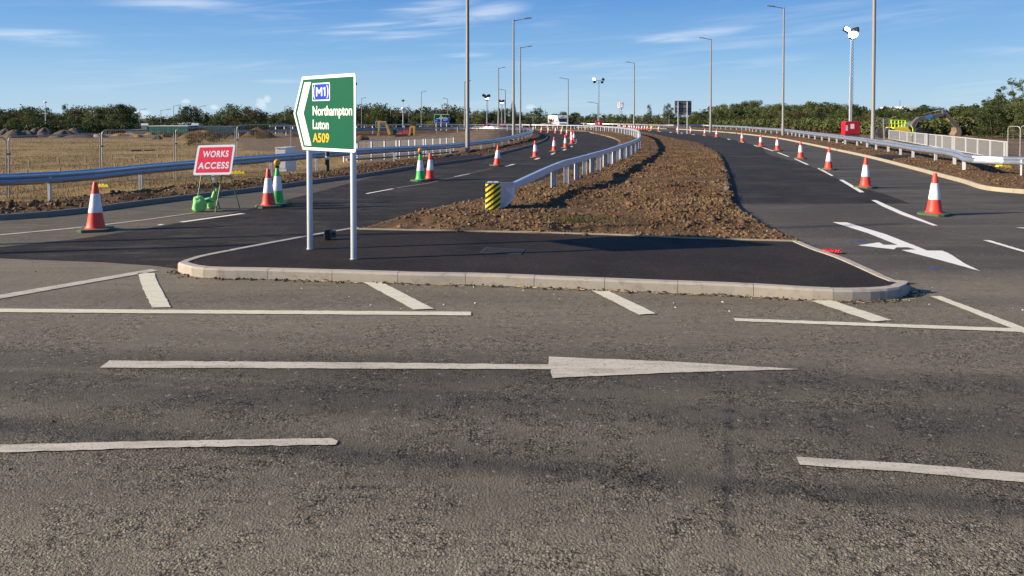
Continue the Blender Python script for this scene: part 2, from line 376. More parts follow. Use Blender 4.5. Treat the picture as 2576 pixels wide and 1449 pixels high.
def foliage(name, c0, c1, c2, trans=.25):
    m = bpy.data.materials.new(name); m.use_nodes = True; N = NT(m.node_tree); b = N.n['Principled BSDF']
    oi = N.node('ShaderNodeObjectInfo').outputs['Random']; geo = N.node('ShaderNodeNewGeometry').outputs['Position']
    n = N.noise(geo, .9, 4, .6); n2 = N.noise(geo, 7, 2, .6)
    f = N.math('ADD', N.math('MULTIPLY', n, .6), N.math('ADD', N.math('MULTIPLY', n2, .35), N.math('MULTIPLY', N.math('SUBTRACT', oi, .5), .34)))
    N.put(b.inputs['Base Color'], N.ramp(f, [(.28, c0), (.47, c1), (.68, c2)]))
    b.inputs['Roughness'].default_value = .7; b.inputs['Specular IOR Level'].default_value = .2
    tr = N.node('ShaderNodeBsdfTranslucent'); N.put(tr.inputs[0], N.ramp(f, [(.28, c0), (.5, c1), (.7, c2)]))
    mx = N.node('ShaderNodeMixShader'); mx.inputs[0].default_value = trans
    N.l.new(b.outputs[0], mx.inputs[1]); N.l.new(tr.outputs[0], mx.inputs[2]); N.l.new(mx.outputs[0], N.n['Material Output'].inputs[0])
    return m

M = dict(
    asphalt=asphalt('worn asphalt', 'old'), fresh=asphalt('fresh asphalt', 'new'), footway=asphalt('footway asphalt', 'path'),
    soil=soil('turned soil', [(.052, .029, .014), (.120, .070, .034), (.215, .138, .072)], .045, 11),
    soil2=soil('verge soil', [(.045, .026, .015), (.085, .050, .028), (.15, .100, .058)]),
    clod=soil('clods', [(.058, .032, .016), (.125, .075, .037), (.26, .175, .100)], .006, 20),
    conc=mat('concrete kerb', (.36, .32, .26), .85, var=.18, scale=5, bump=.5, bscale=90, grime=((.16, .125, .09), 7, .6)),
    conc2=mat('pale concrete', (.33, .285, .205), .85, var=.15, scale=3, bump=.4, grime=((.26, .20, .14), 4, .5)),
    line=paint_mat('worn road paint', (.50, .45, .36), .75, (.26, .225, .17)),
    line2=paint_mat('fresh road paint', (.74, .71, .64), .12, (.5, .48, .44)), line3=paint_mat('tar joint', (.17, .15, .12), .5, (.08, .07, .06)),
    linew=paint_mat('cream road paint', (.62, .58, .44), .45, (.42, .37, .27)), blue=paint_mat('blue survey paint', (.02, .13, .42), .8, (.06, .07, .09)),
    galv=mat('galvanised steel', (.56, .59, .62), .38, .85, .10, 3, bump=.05, grime=((.45, .47, .49), 9, .5)),
    galvs=mat('shaded rail steel', (.44, .47, .52), .30, 1.0, .10, 3, grime=((.36, .38, .41), 9, .5)), conc_shaded=mat('shade-darkened kerb concrete', (.17, .165, .15), .9, var=.2, scale=4, bump=.4),  # left rail and left kerb: their shade is put into darker colours
    galvp=mat('galvanised post', (.55, .56, .56), .55, .2, .12, 8, grime=((.45, .46, .47), 20, .5)),
    beam=mat('galvanised beam', (.50, .54, .60), .45, .55, .08, 3), pole=mat('lamp column grey', (.21, .20, .19), .6, .1, .08, 2),
    polew=mat('sign post grey', (.52, .55, .58), .4, .35, .06, 3), white=mat('white sheeting', (.82, .82, .80), .45, var=.04), green=mat('green sheeting', (.0, .085, .043), .55, var=.10, scale=1.2, spec=.12),
    bluep=mat('blue sheeting', (.004, .045, .42), .55, var=.05, spec=.12), yellowp=mat('yellow sheeting', (.80, .42, .01), .55, var=.05, spec=.1), redp=mat('red sheeting', (.80, .03, .06), .45, var=.06),
    black=mat('black rubber', (.018, .018, .018), .6, var=.2), yel=mat('yellow', (.82, .60, .03), .5, var=.1, grime=((.25, .2, .1), 12, .3)), conered=mat('cone red', (.72, .045, .022), .5, var=.10, scale=14, grime=((.3, .06, .04), 18, .35)),
    conegreen=mat('cone green', (.03, .42, .08), .5, var=.1), sleeve=mat('cone sleeve', (.76, .74, .76), .5, var=.08, scale=18, grime=((.45, .42, .40), 14, .35)),
    conebase=mat('cone base', (.055, .10, .05), .8, var=.25, scale=10), amber=mat('amber lens', (.85, .33, .01), .25, var=.05),
    standg=mat('green frame', (.04, .17, .07), .5, var=.15), bag=mat('green sandbag', (.24, .60, .17), .65, var=.15, scale=10, bump=.4, bscale=30),
    redgen=mat('red plant paint', (.42, .008, .016), .35, var=.08), dgrey=mat('dark grey paint', (.105, .10, .095), .5, var=.15, scale=2, grime=((.15, .12, .09), 3, .5)),
    jcb=mat('digger yellow', (.52, .27, .03), .5, var=.15, grime=((.12, .09, .06), 3, .6)), rust=mat('worn steel', (.30, .19, .12), .6, .3, .25, 4), mud=mat('dark mud', (.05, .035, .025), .9),
    neon=mat('neon rail', (.60, .85, .05), .5, var=.05), glass=mat('dark glass', (.02, .025, .03), .1, var=.1, spec=.8), shed=mat('green shed', (.01, .13, .09), .5, var=.1, scale=.5),
    wood=mat('stake wood', (.42, .30, .17), .85, var=.2), bark=mat('bark', (.10, .075, .05), .9, var=.3, scale=3), gravel=soil('gravel heap', [(.06, .045, .035), (.11, .085, .066), (.17, .14, .115)], .10, 2.5, (.15, .12, .10)),
    gravel2=soil('pale heap', [(.17, .15, .12), (.25, .22, .18), (.33, .30, .25)], .03, 2.5, (.3, .27, .22)), ochre=soil('ochre heap', [(.15, .07, .03), (.25, .13, .05), (.32, .19, .09)], .05, 3),
    cab=mat('cabinet grey', (.62, .62, .60), .5, var=.05), tank=mat('pale tank', (.45, .50, .50), .4, var=.08), whitew=mat('white paint', (.80, .80, .78), .4, var=.04, scale=1),
    rag=mat('red rag', (.75, .02, .02), .7, var=.2, scale=30), tube=mat('fence tube', (.30, .30, .29), .5, .4, .15), bars=mat('thin bars', (.40, .41, .40), .5, .2), iron=mat('cast iron', (.055, .047, .038), .6, .3, .2, 40), straw=mat('straw', (.50, .38, .18), .8, var=.2), wire=mat('wire', (.25, .24, .22), .5, .5),
    leafd=foliage('dark leaves', (.020, .032, .012), (.046, .064, .022), (.100, .118, .038)), leafm=foliage('mid leaves', (.024, .038, .013), (.062, .085, .026), (.13, .145, .045)),
    leafl=foliage('light leaves', (.045, .060, .016), (.105, .125, .034), (.20, .205, .06)), leafb=foliage('brown leaves', (.040, .032, .014), (.085, .062, .026), (.15, .105, .045)),
    leafy=foliage('yellow leaves', (.10, .10, .015), (.22, .19, .03), (.36, .30, .05)), weed=foliage('weeds', (.020, .032, .010), (.05, .065, .020), (.12, .12, .045)), dryg=foliage('dry grass', (.12, .075, .032), (.22, .145, .06), (.34, .245, .11)),
)
# ================================================================ ROAD LAYOUT (measured points)
left_kerb = [Vector((-75, 6.5, 0)), Vector((-32, 11.6, 0)), Vector((-19, 14.1, 0))] + [G(0, 557), g2(R1, 960, 1175), g2(R1, 1700, 1080), G(671, 479), g2(R2, 700, 1310), g2(R2, 1200, 1250), g2(R2, 1800, 1150), g2(R2, 2415, 1065), g2(Q5, 1000, 245), g2(Q5, 1250, 180),
    Vector((3.0, 69, 0)), Vector((4.0, 83, 0)), Vector((3.9, 95, 0)), Vector((1.8, 107, 0)), Vector((-3.5, 114, 0)), Vector((-12, 117, 0)), Vector((-23, 113, 0)), Vector((-33, 106, 0))]
LK = path(catmull(left_kerb), .5, 10)
right_kerb = [Vector((75, -4, 0)), Vector((42, 8.5, 0)), Vector((25, 16.2, 0))] + [g2(R8, x, y) for x, y in [(2415, 1140), (1800, 1030), (1400, 930), (1000, 820), (500, 690), (0, 580)]] + \
    [g2(R6, x, y) for x, y in [(1650, 960), (1300, 890), (1000, 850), (600, 805), (200, 775)]] + [g2(R5, 1600, 985), Vector((23.5, 148, 0)), Vector((18, 162, 0)), Vector((8, 169, 0)), Vector((-9, 170, 0)), Vector((-27, 164, 0)), Vector((-45, 150, 0))]
RK = path(catmull(right_kerb), .5, 10)
# island (tarmac nose): outline of the kerb's road side
KH = .135
isl_front = [g2(Q7, x, y) for x, y in [(190, 430), (330, 447), (815, 455), (1285, 470), (1760, 485), (2250, 495)]] + [g2(Q8, x, y) for x, y in [(130, 672), (566, 690), (1150, 727), (1500, 725), (1700, 707)]]
isl_right = [G(2293, 729, 0), G(2284, 713, KH), G(2250, 702, KH), G(2201, 680, KH), G(2114, 643, KH), G(2061, 626, KH), G(2013, 606, KH)]
isl_left = [g2(Q7, 1330, 95, KH), g2(Q7, 1000, 150, KH), g2(Q7, 600, 225, KH), g2(Q7, 300, 280, KH), g2(Q7, 180, 310, KH), g2(Q7, 115, 345, KH), G(443, 682, 0)]
isl = [Vector((p.x, p.y, 0)) for p in isl_left + isl_front + isl_right]
ISL = path(catmull(isl), .12, 3)
back_edge = [G(888, 571.5, .12), G(902, 577.5, .12), G(1342, 586, .12), G(1544, 592, .12), G(1731, 600, .12), G(1893, 605, .12), G(2003, 608, .12)]
# median strip: left edge (left carriageway side) and right edge
med_L = [G(902, 577, .12), G(1007, 543.6, .12), G(1059, 528, .12), G(1137, 512, .12), G(1223, 499, .12), G(1335, 462, .12), G(1440, 428, .12), G(1515, 395, .12), g2(R5, 720, 1280), g2(R5, 760, 1210), g2(R5, 700, 1160),
         g2(R5, 550, 1110), g2(R5, 300, 1050), Vector((11.5, 116, 0)), Vector((7.5, 126, 0)), Vector((0, 132, 0)), Vector((-13, 132, 0)), Vector((-27, 126, 0)), Vector((-39, 116, 0))]
ML = path(catmull([Vector((p.x, p.y, 0)) for p in med_L]), .5, 6)
med_R = [G(2013, 606, .12)] + [g2(Q6, x, y, .12) for x, y in [(1600, 1150), (1400, 1060), (1200, 930), (1100, 830), (1085, 730), (1075, 640), (1050, 540), (1000, 410), (930, 350), (830, 315)]] + \
    [g2(R5, 2100, 1245), g2(R5, 1700, 1165), g2(R5, 1300, 1075), Vector((20.4, 119, 0)), Vector((20.2, 132, 0)), Vector((17, 144, 0)), Vector((9, 151, 0)), Vector((-4, 153, 0)), Vector((-18, 149, 0)), Vector((-34, 138, 0))]
MR = path(catmull([Vector((p.x, p.y, 0)) for p in med_R]), .5, 6)

# ---------------------------------------------------------------- road sheet
def sheet(name, pts, z, m, kind='structure', parent=None):
    tri = tessellate_polygon([[Vector((p[0], p[1], 0)) for p in pts]])
    o = mesh_obj(name, [(p[0], p[1], z) for p in pts], [tuple(t) for t in tri], m, parent)
    bm = bmesh.new(); bm.from_mesh(o.data); bmesh.ops.recalc_face_normals(bm, faces=bm.faces)
    if sum(f.normal.z for f in bm.faces) < 0: bmesh.ops.reverse_faces(bm, faces=bm.faces)
    bm.to_mesh(o.data); bm.free()
    if kind: o['kind'] = kind
    return o
outline = [(-75, -14), (75, -14)] + [tuple(p[:2]) for p in RK[::2]] + [tuple(p[:2]) for p in LK[::-1][::2]]
road = sheet('road', outline, 0, M['asphalt'])
# newer, darker surfacing on both carriageways
def clip(a, y0=None, y1=None, i0=0, i1=None):
    q = [tuple(p[:2]) for p in a[i0:i1]]
    return [p for p in q if (y0 is None or p[1] >= y0) and (y1 is None or p[1] <= y1)]
def idx(a, p): return int(np.argmin(np.linalg.norm(a[:, :2] - np.array([p[0], p[1]]), axis=1)))
s0 = idx(LK, (-19, 14.1))
nose = G(443, 676)
s1 = idx(LK, g2(R2, 1500, 1200))
left_new = [tuple(G(x, y)[:2]) for x, y in [(-300, 648), (0, 622), (200, 601), (400, 570), (600, 533), (780, 488)]] + [tuple(p[:2]) for p in LK[s1::2]] + [tuple(p[:2]) for p in offset_path(ML, -.12)[::-1][::2]] + [tuple(p[:2]) for p in ISL[3:idx(ISL, nose):2]] + [tuple(nose[:2])] + [tuple(G(x, y)[:2]) for x, y in [(380, 668), (260, 660), (120, 655), (0, 650), (-300, 640)]]
sheet('road_left_carriageway', left_new, .004, M['fresh'])
lane = [G(x, y) for x, y in [(2290, 512), (2230, 490), (2150, 467), (2110, 452), (2045, 421), (2010, 409), (1970, 399), (1930, 387)]] + [g2(R6, x, y) for x, y in [(1030, 1010), (900, 978), (690, 925), (500, 885), (140, 828)]] + [g2(R5, x, y) for x, y in [(1940, 1066), (1760, 1045), (1575, 1031), (1395, 1022)]] + \
    [Vector((24.2, 128, 0)), Vector((23, 140, 0)), Vector((17, 152, 0)), Vector((8, 160, 0)), Vector((-9, 161, 0)), Vector((-27, 155, 0))]
lanep = path(catmull(lane), .7, 3)
y_cut = G(1845, 512).y
sheet('road_right_lane', [tuple(p[:2]) for p in lanep] + [p for p in [tuple(q[:2]) for q in offset_path(MR, .10)[::-1]] if p[1] > y_cut - .2], .004, M['fresh'])

# ---------------------------------------------------------------- ground
def dist_to(X, Y, pth):
    d = np.full(X.shape, 1e9)
    for p in pth[::3]: d = np.minimum(d, (X - p[0]) ** 2 + (Y - p[1]) ** 2)
    return np.sqrt(d)
def inside(X, Y, poly):
    r = np.zeros(X.shape, bool); n = len(poly); j = n - 1
    for i in range(n):
        xi, yi = poly[i]; xj, yj = poly[j]
        if yi != yj: r ^= ((yi > Y) != (yj > Y)) & (X < (xj - xi) * (Y - yi) / (yj - yi) + xi)
        j = i
    return r
def sstep(x, a, b): t = np.clip((x - a) / (b - a), 0, 1); return t * t * (3 - 2 * t)
def ground_h(X, Y):
    X = np.asarray(X, float); Y = np.asarray(Y, float)
    leftside = sstep(-X - np.interp(Y, [0, 60, 110, 1000], [2, 2, 6, 30]), -2, 4)
    lf = -.45 - 1.3 * sstep(Y, 110, 190)
    inner = .75 * np.exp(-((X + 6) / 11) ** 2 - ((Y - 88) / 20) ** 2)
    rt = .12 + .25 * sstep(X, 25, 60)
    h = lf * leftside + rt * (1 - leftside) + inner * sstep(-X, -3, 1)
    return h + fbm(X * .06, Y * .06, 4) * .35 * sstep(Y, 20, 80) + fbm(X * .5, Y * .5, 3) * .08
gx = np.unique(np.concatenate([np.linspace(-1500, -130, 30), np.linspace(-130, 90, 260), np.linspace(90, 1500, 30)]))
gy = np.unique(np.concatenate([np.linspace(-60, 10, 8), np.linspace(10, 130, 200), np.linspace(130, 260, 60), np.linspace(260, 3500, 30)]))
GX, GY = np.meshgrid(gx, gy, indexing='ij')
roadpoly = [tuple(p) for p in outline[::3]]
ins = inside(GX, GY, roadpoly); dr = np.minimum(dist_to(GX, GY, LK), dist_to(GX, GY, RK))
GZ = ground_h(GX, GY); GZ = np.where(ins, -.25, -.12 * (1 - sstep(dr, 2.0, 5.5)) + GZ * sstep(dr, 2.0, 5.5) - .25 * (1 - sstep(dr, .2, 1.5)))
ground = np_obj('ground', np.stack([GX, GY, GZ], -1).reshape(-1, 3), grid_faces(len(gx), len(gy)), None, smooth=True)
ground['kind'] = 'structure'
def ground_mat():
    m = bpy.data.materials.new('field ground'); m.use_nodes = True; N = NT(m.node_tree); b = N.n['Principled BSDF']
    geo = N.node('ShaderNodeNewGeometry').outputs['Position']
    at = N.node('ShaderNodeAttribute'); at.attribute_name = 'dry'
    st = N.scale(geo, (.5, 1.3, 1))
    n1 = N.noise(st, .16, 7, .65, .4); n2 = N.noise(geo, 2.2, 6, .7); n3 = N.noise(geo, 18, 4, .7)
    dry = N.ramp(N.math('ADD', N.math('MULTIPLY', n1, .6), N.math('MULTIPLY', n2, .4)), [(.34, (.085, .066, .034)), (.44, (.17, .122, .058)), (.54, (.32, .222, .096)), (.64, (.24, .17, .085)), (.74, (.12, .10, .05))])
    dry = N.mix(N.math('MULTIPLY', N.step(n3, .45, .8), .5), dry, (.13, .10, .055))
    earth = N.ramp(n2, [(.3, (.085, .055, .035)), (.5, (.15, .105, .066)), (.7, (.235, .18, .12))])
    f = N.math('ADD', at.outputs['Fac'], N.math('MULTIPLY', N.math('SUBTRACT', n2, .5), .6), clamp=True)
    N.put(b.inputs['Base Color'], N.mix(N.step(f, .35, .65), earth, dry)); b.inputs['Roughness'].default_value = .95; b.inputs['Specular IOR Level'].default_value = .1
    bp = N.node('ShaderNodeBump'); bp.inputs['Distance'].default_value = .08; N.put(bp.inputs['Height'], N.math('ADD', n2, N.math('MULTIPLY', n3, .5))); N.put(b.inputs['Normal'], bp.outputs[0])
    return m
M['ground'] = ground_mat(); ground.data.materials.append(M['ground'])
dryf = (sstep(-GX, 6, 10) * (1 - sstep(GY, 86, 100)) * (1 - sstep(GX + np.interp(GY, [20, 50, 60, 120], [7, 9, 22, 45]), -3, 3)))
a_ = ground.data.attributes.new('dry', 'FLOAT', 'POINT'); a_.data.foreach_set('value', dryf.ravel().astype(np.float32))

# verge strips: soil from the back of the kerb outwards
def strip(name, pth, side, prof, nv, m, amp, parent=None, y_max=200, lump=1.0):
    n = len(pth); t = np.linspace(0, 1, nv) ** 1.2; ds = np.array([q[0] for q in prof]); hs = np.array([q[1] for q in prof]); D = ds[0] + t * (ds[-1] - ds[0])
    V = np.zeros((n, nv, 3)); tg = np.gradient(pth[:, :2], axis=0); tg /= np.linalg.norm(tg, axis=1)[:, None]
    tg = smooth(tg, 12); nn = np.stack([-tg[:, 1], tg[:, 0]], 1) * side
    V[:, :, 0] = pth[:, 0:1] + nn[:, 0:1] * D; V[:, :, 1] = pth[:, 1:2] + nn[:, 1:2] * D
    X, Y = V[..., 0], V[..., 1]; f = np.clip((D - ds[0]) / .5, 0, 1)[None, :]
    V[:, :, 2] = np.interp(D, ds, hs)[None, :] + f * (fbm(X * 1.1, Y * 1.1, 4) * amp * 1.3 + fbm(X * 5, Y * 5, 3) * amp * 1.0 * lump + fbm(X * 14, Y * 14, 2) * amp * .55 * lump)
    F = grid_faces(n, nv)
    if side > 0: F = F[:, ::-1]
    return np_obj(name, V.reshape(-1, 3), F, m, parent, True), V
iL = idx(LK, (-32, 11.6)); LKf = resample([tuple(p) for p in LK[iL:]], .16)
yl = LKf[:, 1]; near = LKf[:idx(LKf, (2.8, 69))]; far = LK[idx(LK, (2.8, 69)) - 1:]
vl, VL = strip('soil_verge_left', near, 1, [(.045, .112), (.6, .15), (1.6, .16), (2.6, .02), (4.5, -.30), (6.0, -.55)], 60, M['soil2'], .16); vl['kind'] = 'structure'
vl2, _ = strip('soil_verge_far', far, 1, [(.11, .105), (1.6, .2), (3, .1), (6.5, -.6)], 16, M['soil2'], .10); vl2['kind'] = 'structure'
r0 = idx(RK, (42, 8.5)); RKf = resample([tuple(p) for p in RK[r0:]], .25); rn = RKf[:idx(RKf, (22.6, 148))]
vr, VR = strip('soil_verge_right', rn, -1, [(.11, .105), (.8, .14), (2, .16), (3.5, .13), (6, .0), (8, -.4)], 56, M['soil'], .09); vr['kind'] = 'structure'
vr2, _ = strip('soil_verge_beyond', RK[idx(RK, (22.6, 148)) - 1:], -1, [(.11, .105), (2, .2), (9, -.3)], 10, M['soil'], .08); vr2['kind'] = 'structure'

# median
keys = [(med_L[0], med_R[0]), (med_L[4], med_R[2]), (med_L[6], med_R[5]), (med_L[8], med_R[9]), (med_L[10], med_R[11]), (med_L[11], med_R[12]), (med_L[13], med_R[14]), (med_L[15], med_R[17]), (med_L[-1], med_R[-1])]
rows_l, rows_r = [], []
for k in range(len(keys) - 1):
    def seg(A, p, q, n):
        a, b = idx(A, p), idx(A, q); t = np.linspace(a, b, n, endpoint=False)
        return np.stack([np.interp(t, np.arange(len(A)), A[:, 0]), np.interp(t, np.arange(len(A)), A[:, 1])], 1)
    L = np.linalg.norm(np.array(keys[k][1][:2]) - np.array(keys[k + 1][1][:2])); n = max(8, int(L / (.07 if k < 3 else .18 if k < 5 else .6)))
    rows_l.append(seg(ML, keys[k][0], keys[k + 1][0], n)); rows_r.append(seg(MR, keys[k][1], keys[k + 1][1], n))
RL, RR = np.concatenate(rows_l), np.concatenate(rows_r); nv = 170
u = np.linspace(0, 1, nv)[None, :, None]; XY = RL[:, None, :] * (1 - u) + RR[:, None, :] * u
X, Y = XY[..., 0], XY[..., 1]; wd = np.linalg.norm(RL - RR, axis=1)[:, None]; uu = u[..., 0]
edge = np.minimum(uu, 1 - uu) * wd; f = np.clip(edge / .35, 0, 1); fr = np.clip((Y - Y[0:1]) / .4 + .15, 0, 1)
be = np.interp(X, [p.x for p in back_edge], [p.y for p in back_edge]); f = f * np.clip((Y - be) / .25 + .1, 0, 1)
band = np.exp(-((Y - 24.5 - .02 * X) / .7) ** 2)      # the level crossing strip
lumpy = (1 - band)
Z = .125 + f * (fbm(X * .5, Y * .5, 3) * .12 + lumpy * (fbm(X * 1.7, Y * 1.7, 4) * .15 + fbm(X * 7, Y * 7, 3) * .085 + np.abs(fbm(X * 19, Y * 19, 2)) * .05) + .015)
Z = np.where(edge < 1e-6, .0 if False else .115, Z)
V = np.stack([X, Y, Z], -1)
skL = V[:, :1].copy(); skL[..., 2] = -.02
V = np.concatenate([skL, V], 1)
median = np_obj('soil_median', V.reshape(-1, 3), grid_faces(*V.shape[:2])[:, ::-1], M['soil'], None, True); median['kind'] = 'structure'
MEDV = V[:, 1:]

# ---------------------------------------------------------------- footway nose of the island
nose_pts = [tuple(p[:2]) for p in offset_path(ISL, .115)[::2]] + [(p.x, p.y) for p in back_edge[::-1]]
if True:
    foot = sheet('footway', nose_pts, KH - .012, M['footway'])
def poly_strip(name, pts, w_, z, m, parent=None, kind=None, h=.02):
    a = path([Vector((p[0], p[1], 0)) for p in pts], .3, 1); l, r = offset_path(a, w_ / 2), offset_path(a, -w_ / 2)
    V = []; F = []
    for i in range(len(a)): V += [(l[i][0], l[i][1], z), (r[i][0], r[i][1], z)]
    for i in range(len(a) - 1): F.append((2 * i, 2 * i + 1, 2 * i + 3, 2 * i + 2))
    return mesh_obj(name, V, F, m, parent)
edging = MB()
for i in range(len(back_edge) - 1): edging.bar(Vector((back_edge[i].x, back_edge[i].y, .105)), Vector((back_edge[i + 1].x, back_edge[i + 1].y, .105)), .05, .08)
o = edging.build('edging_strip', M['conc2']); o['kind'] = 'structure'

# ---------------------------------------------------------------- kerbs, stone by stone
def kerb(name, pth, side, m, L=.915, limit=300, parent_kind='structure', far_from=None, h=KH, wdt=.125):
    root = bpy.data.objects.new(name, None); COL.objects.link(root); root['kind'] = parent_kind
    total = len(resample(pth, L)) - 1; pts = resample(pth, L / 4); inn = offset_path(pts, side * wdt); rest = MB(); n = 0
    for k in range(total):
        i0, i1 = k * 4, min(k * 4 + 4, len(pts) - 1)
        if i1 <= i0: break
        c = pts[(i0 + i1) // 2]; mb = MB(); e = .003; dz = random.uniform(-.003, .003)
        a = pts[i0:i1 + 1].copy(); b = inn[i0:i1 + 1].copy()
        for q in (a, b):
            d0 = q[1] - q[0]; d1 = q[-2] - q[-1]; q[0] += d0 / (np.linalg.norm(d0) + 1e-9) * e; q[-1] += d1 / (np.linalg.norm(d1) + 1e-9) * e
        mm = len(a); ch = .018; V = []
        for j in range(mm):
            A, B = a[j], b[j]; d = (B - A)[:2]; d = d / (np.linalg.norm(d) + 1e-9)
            sec = [(0, -.03), (0.0, h - ch * 1.4), (ch, h), (wdt, h), (wdt, -.03)]
            for s_, z in sec: V.append((A[0] + d[0] * s_, A[1] + d[1] * s_, z + (dz if z > 0 else 0)))
        F = []
        for j in range(mm - 1):
            for q in range(4): F.append((j * 5 + q, j * 5 + q + 1, j * 5 + 5 + q + 1, j * 5 + 5 + q))
        F += [(4, 3, 2, 1, 0), tuple((mm - 1) * 5 + q for q in range(5))]
        dist = math.hypot(c[0], c[1])
        vis = abs(c[0] / max(c[1], .1)) < .8
        if n < limit and vis and (far_from is None or dist < far_from):
            mb.add(V, F).build('kerbstone', m, root); n += 1
        else: rest.add(V, F)
    if rest.f:
        o = rest.build('kerb_run', m, root); o['kind'] = 'stuff'
    return root
kerb('kerb_island', ISL, 1, M['conc'])
kerb('kerb_left', LK[iL:], 1, M['conc_shaded'], far_from=45, h=.12, wdt=.07)
kerb('kerb_right', RK[r0:], -1, M['conc2'], far_from=70, h=.125)
kerb('kerb_median_left', ML[idx(ML, med_L[0]) + 2:], -1, M['conc2'], far_from=80, h=.12)
kerb('kerb_median_right', MR[idx(MR, med_R[0]) + 1:], 1, M['conc'], far_from=60, h=.12)

# ---------------------------------------------------------------- painted markings
def mark(name, px, m=None, z=.0085, label=None, f=None):
    pts = [(g2(f, x, y) if f else G(x, y)) for x, y in px]
    a = []                                            # ragged edges
    for i in range(len(pts)):
        p, q = pts[i], pts[(i + 1) % len(pts)]; L = (q - p).length; n = max(1, min(60, int(L / .06))) if p.y < 14 else max(1, min(12, int(L / .4)))
        nrm = Vector((-(q - p).y, (q - p).x, 0)).normalized()
        for k in range(n): a.append(p.lerp(q, k / n) + (nrm * random.gauss(0, .0035) if k else Vector((0, 0, 0))))
    o = sheet(name, a, z, m or M['line'], 'structure'); return o
Z2 = .008
mark('road_marking_line', [(-260, 1128), (400, 1112), (834, 1105), (850, 1112), (845, 1121), (400, 1129), (-260, 1149)])
mark('road_marking_line', [(2003, 1152), (2300, 1170), (2700, 1203), (2700, 1228), (2300, 1192), (2012, 1172)])
mark('road_marking_arrow', [(275, 909), (800, 913), (1379, 919), (1381, 899), (1700, 912), (2010, 931), (1700, 939), (1390, 953), (1386, 931), (800, 929), (250, 927)])
mark('road_marking_line', [(-300, 777), (0, 778), (1185, 786), (1185, 795), (0, 787), (-300, 785)], M['linew'])
mark('road_marking_line', [(1845, 802), (2700, 833), (2700, 842), (1850, 809)], M['linew'])
mark('road_marking_hatch', [(346, 688), (388, 688), (396, 710), (430, 774), (382, 775), (360, 730)], M['linew'])
for q in ([(912, 711), (963, 713), (1092, 779), (1040, 781)], [(1488, 733), (1533, 735), (1650, 791), (1607, 794)], [(2040, 759), (2093, 758), (2244, 808), (2195, 811)], [(2340, 747), (2366, 747), (2640, 850), (2600, 850)]):
    mark('road_marking_hatch', q, M['linew'], .012)
mark('road_marking_line', [(-260, 789), (0, 743), (380, 678), (398, 682), (0, 753), (-260, 802)])
# right carriageway arrow
mark('road_marking_arrow', [(1195, 160), (1300, 163), (1580, 248), (1800, 335), (1880, 366), (1990, 367), (2050, 395), (2150, 460), (2262, 514), (1990, 440), (1692, 362), (1795, 358), (1740, 342), (1655, 343), (1640, 357), (1380, 328), (1530, 307), (1565, 324), (1665, 325), (1450, 240)], M['line2'], .004, f=Q8)
mark('road_marking_line', [(1475, 3), (1510, 3), (1560, 25), (1700, 88), (1955, 187), (1920, 187), (1690, 108), (1560, 50)], M['line2'], f=Q8)
mark('road_marking_line', [(2278, 292), (2330, 293), (2640, 386), (2640, 398)], M['line2'], f=Q8); mark('road_marking_line', [(2512, 200), (2640, 203), (2640, 216)], M['line2'], f=Q8)
for q in ([(150, 962), (200, 962), (462, 1115), (405, 1117)], [(-120, 820), (-85, 820), (85, 912), (60, 916)]): mark('road_marking_line', q, M['line2'], .0085, f=R8)
for q in ([(1515, 1190), (1550, 1192), (1745, 1280), (1710, 1282)], [(1255, 1095), (1290, 1095), (1455, 1158), (1425, 1160)], [(1030, 1018), (1065, 1020), (1220, 1073), (1190, 1075)], [(900, 984), (930, 984), (990, 1000), (960, 1004)],
          [(690, 930), (720, 930), (768, 944), (738, 947)], [(500, 888), (530, 888), (567, 900), (537, 902)], [(140, 832), (165, 832), (198, 843), (170, 845)], [(0, 818), (20, 820), (20, 828), (0, 827)]): mark('road_marking_line', q, M['line2'], .0085, f=R6)
for q in ([(1935, 1068), (1965, 1070), (2000, 1078), (1965, 1078)], [(1755, 1048), (1785, 1048), (1812, 1056), (1780, 1058)], [(1572, 1033), (1600, 1033), (1633, 1041), (1600, 1042)], [(1395, 1020), (1425, 1020), (1445, 1027), (1410, 1027)], [(1225, 1008), (1260, 1008), (1278, 1014), (1240, 1014)]):
    mark('road_marking_line', q, M['line2'], .0085, f=R5)
for q in ([(1620, 1288), (1655, 1292), (2225, 1212), (2180, 1210)], [(1420, 1318), (1455, 1318), (1495, 1309), (1450, 1309)]): mark('road_marking_line', q, M['line2'], Z2, f=R1)
for q in ([(1258, 1413), (1285, 1415), (1560, 1363), (1525, 1364)], [(2150, 1243), (2185, 1243), (2320, 1213), (2280, 1214)]): mark('road_marking_line', q, M['line2'], Z2, f=mk(900, 200, 2.683))
for q in ([(1010, 371), (1035, 372), (1118, 350), (1090, 350)], [(1290, 304), (1320, 305), (1362, 290), (1330, 290)], [(1450, 256), (1475, 257), (1503, 241), (1475, 242)], [(1565, 217), (1588, 217), (1613, 204), (1590, 205)], [(1645, 184), (1665, 184), (1672, 177), (1652, 177)],
          [(1678, 158), (1695, 158), (1700, 150), (1684, 150)], [(1693, 136), (1708, 136), (1710, 130), (1696, 130)], [(1694, 118), (1708, 118), (1707, 112), (1693, 112)]): mark('road_marking_line', q, M['line2'], Z2, f=Q5)
for q in ([(-60, 1408), (790, 1328), (1340, 1262), (1760, 1204), (1760, 1208), (1340, 1268), (790, 1336), (-60, 1416)],): mark('road_joint_line', q, M['line'], Z2, f=R1)
mark('road_joint_line', [(-30, 576), (260, 535), (540, 470), (900, 385), (900, 388), (540, 474), (260, 541), (-30, 583)], M['line3'], Z2, f=Q5)
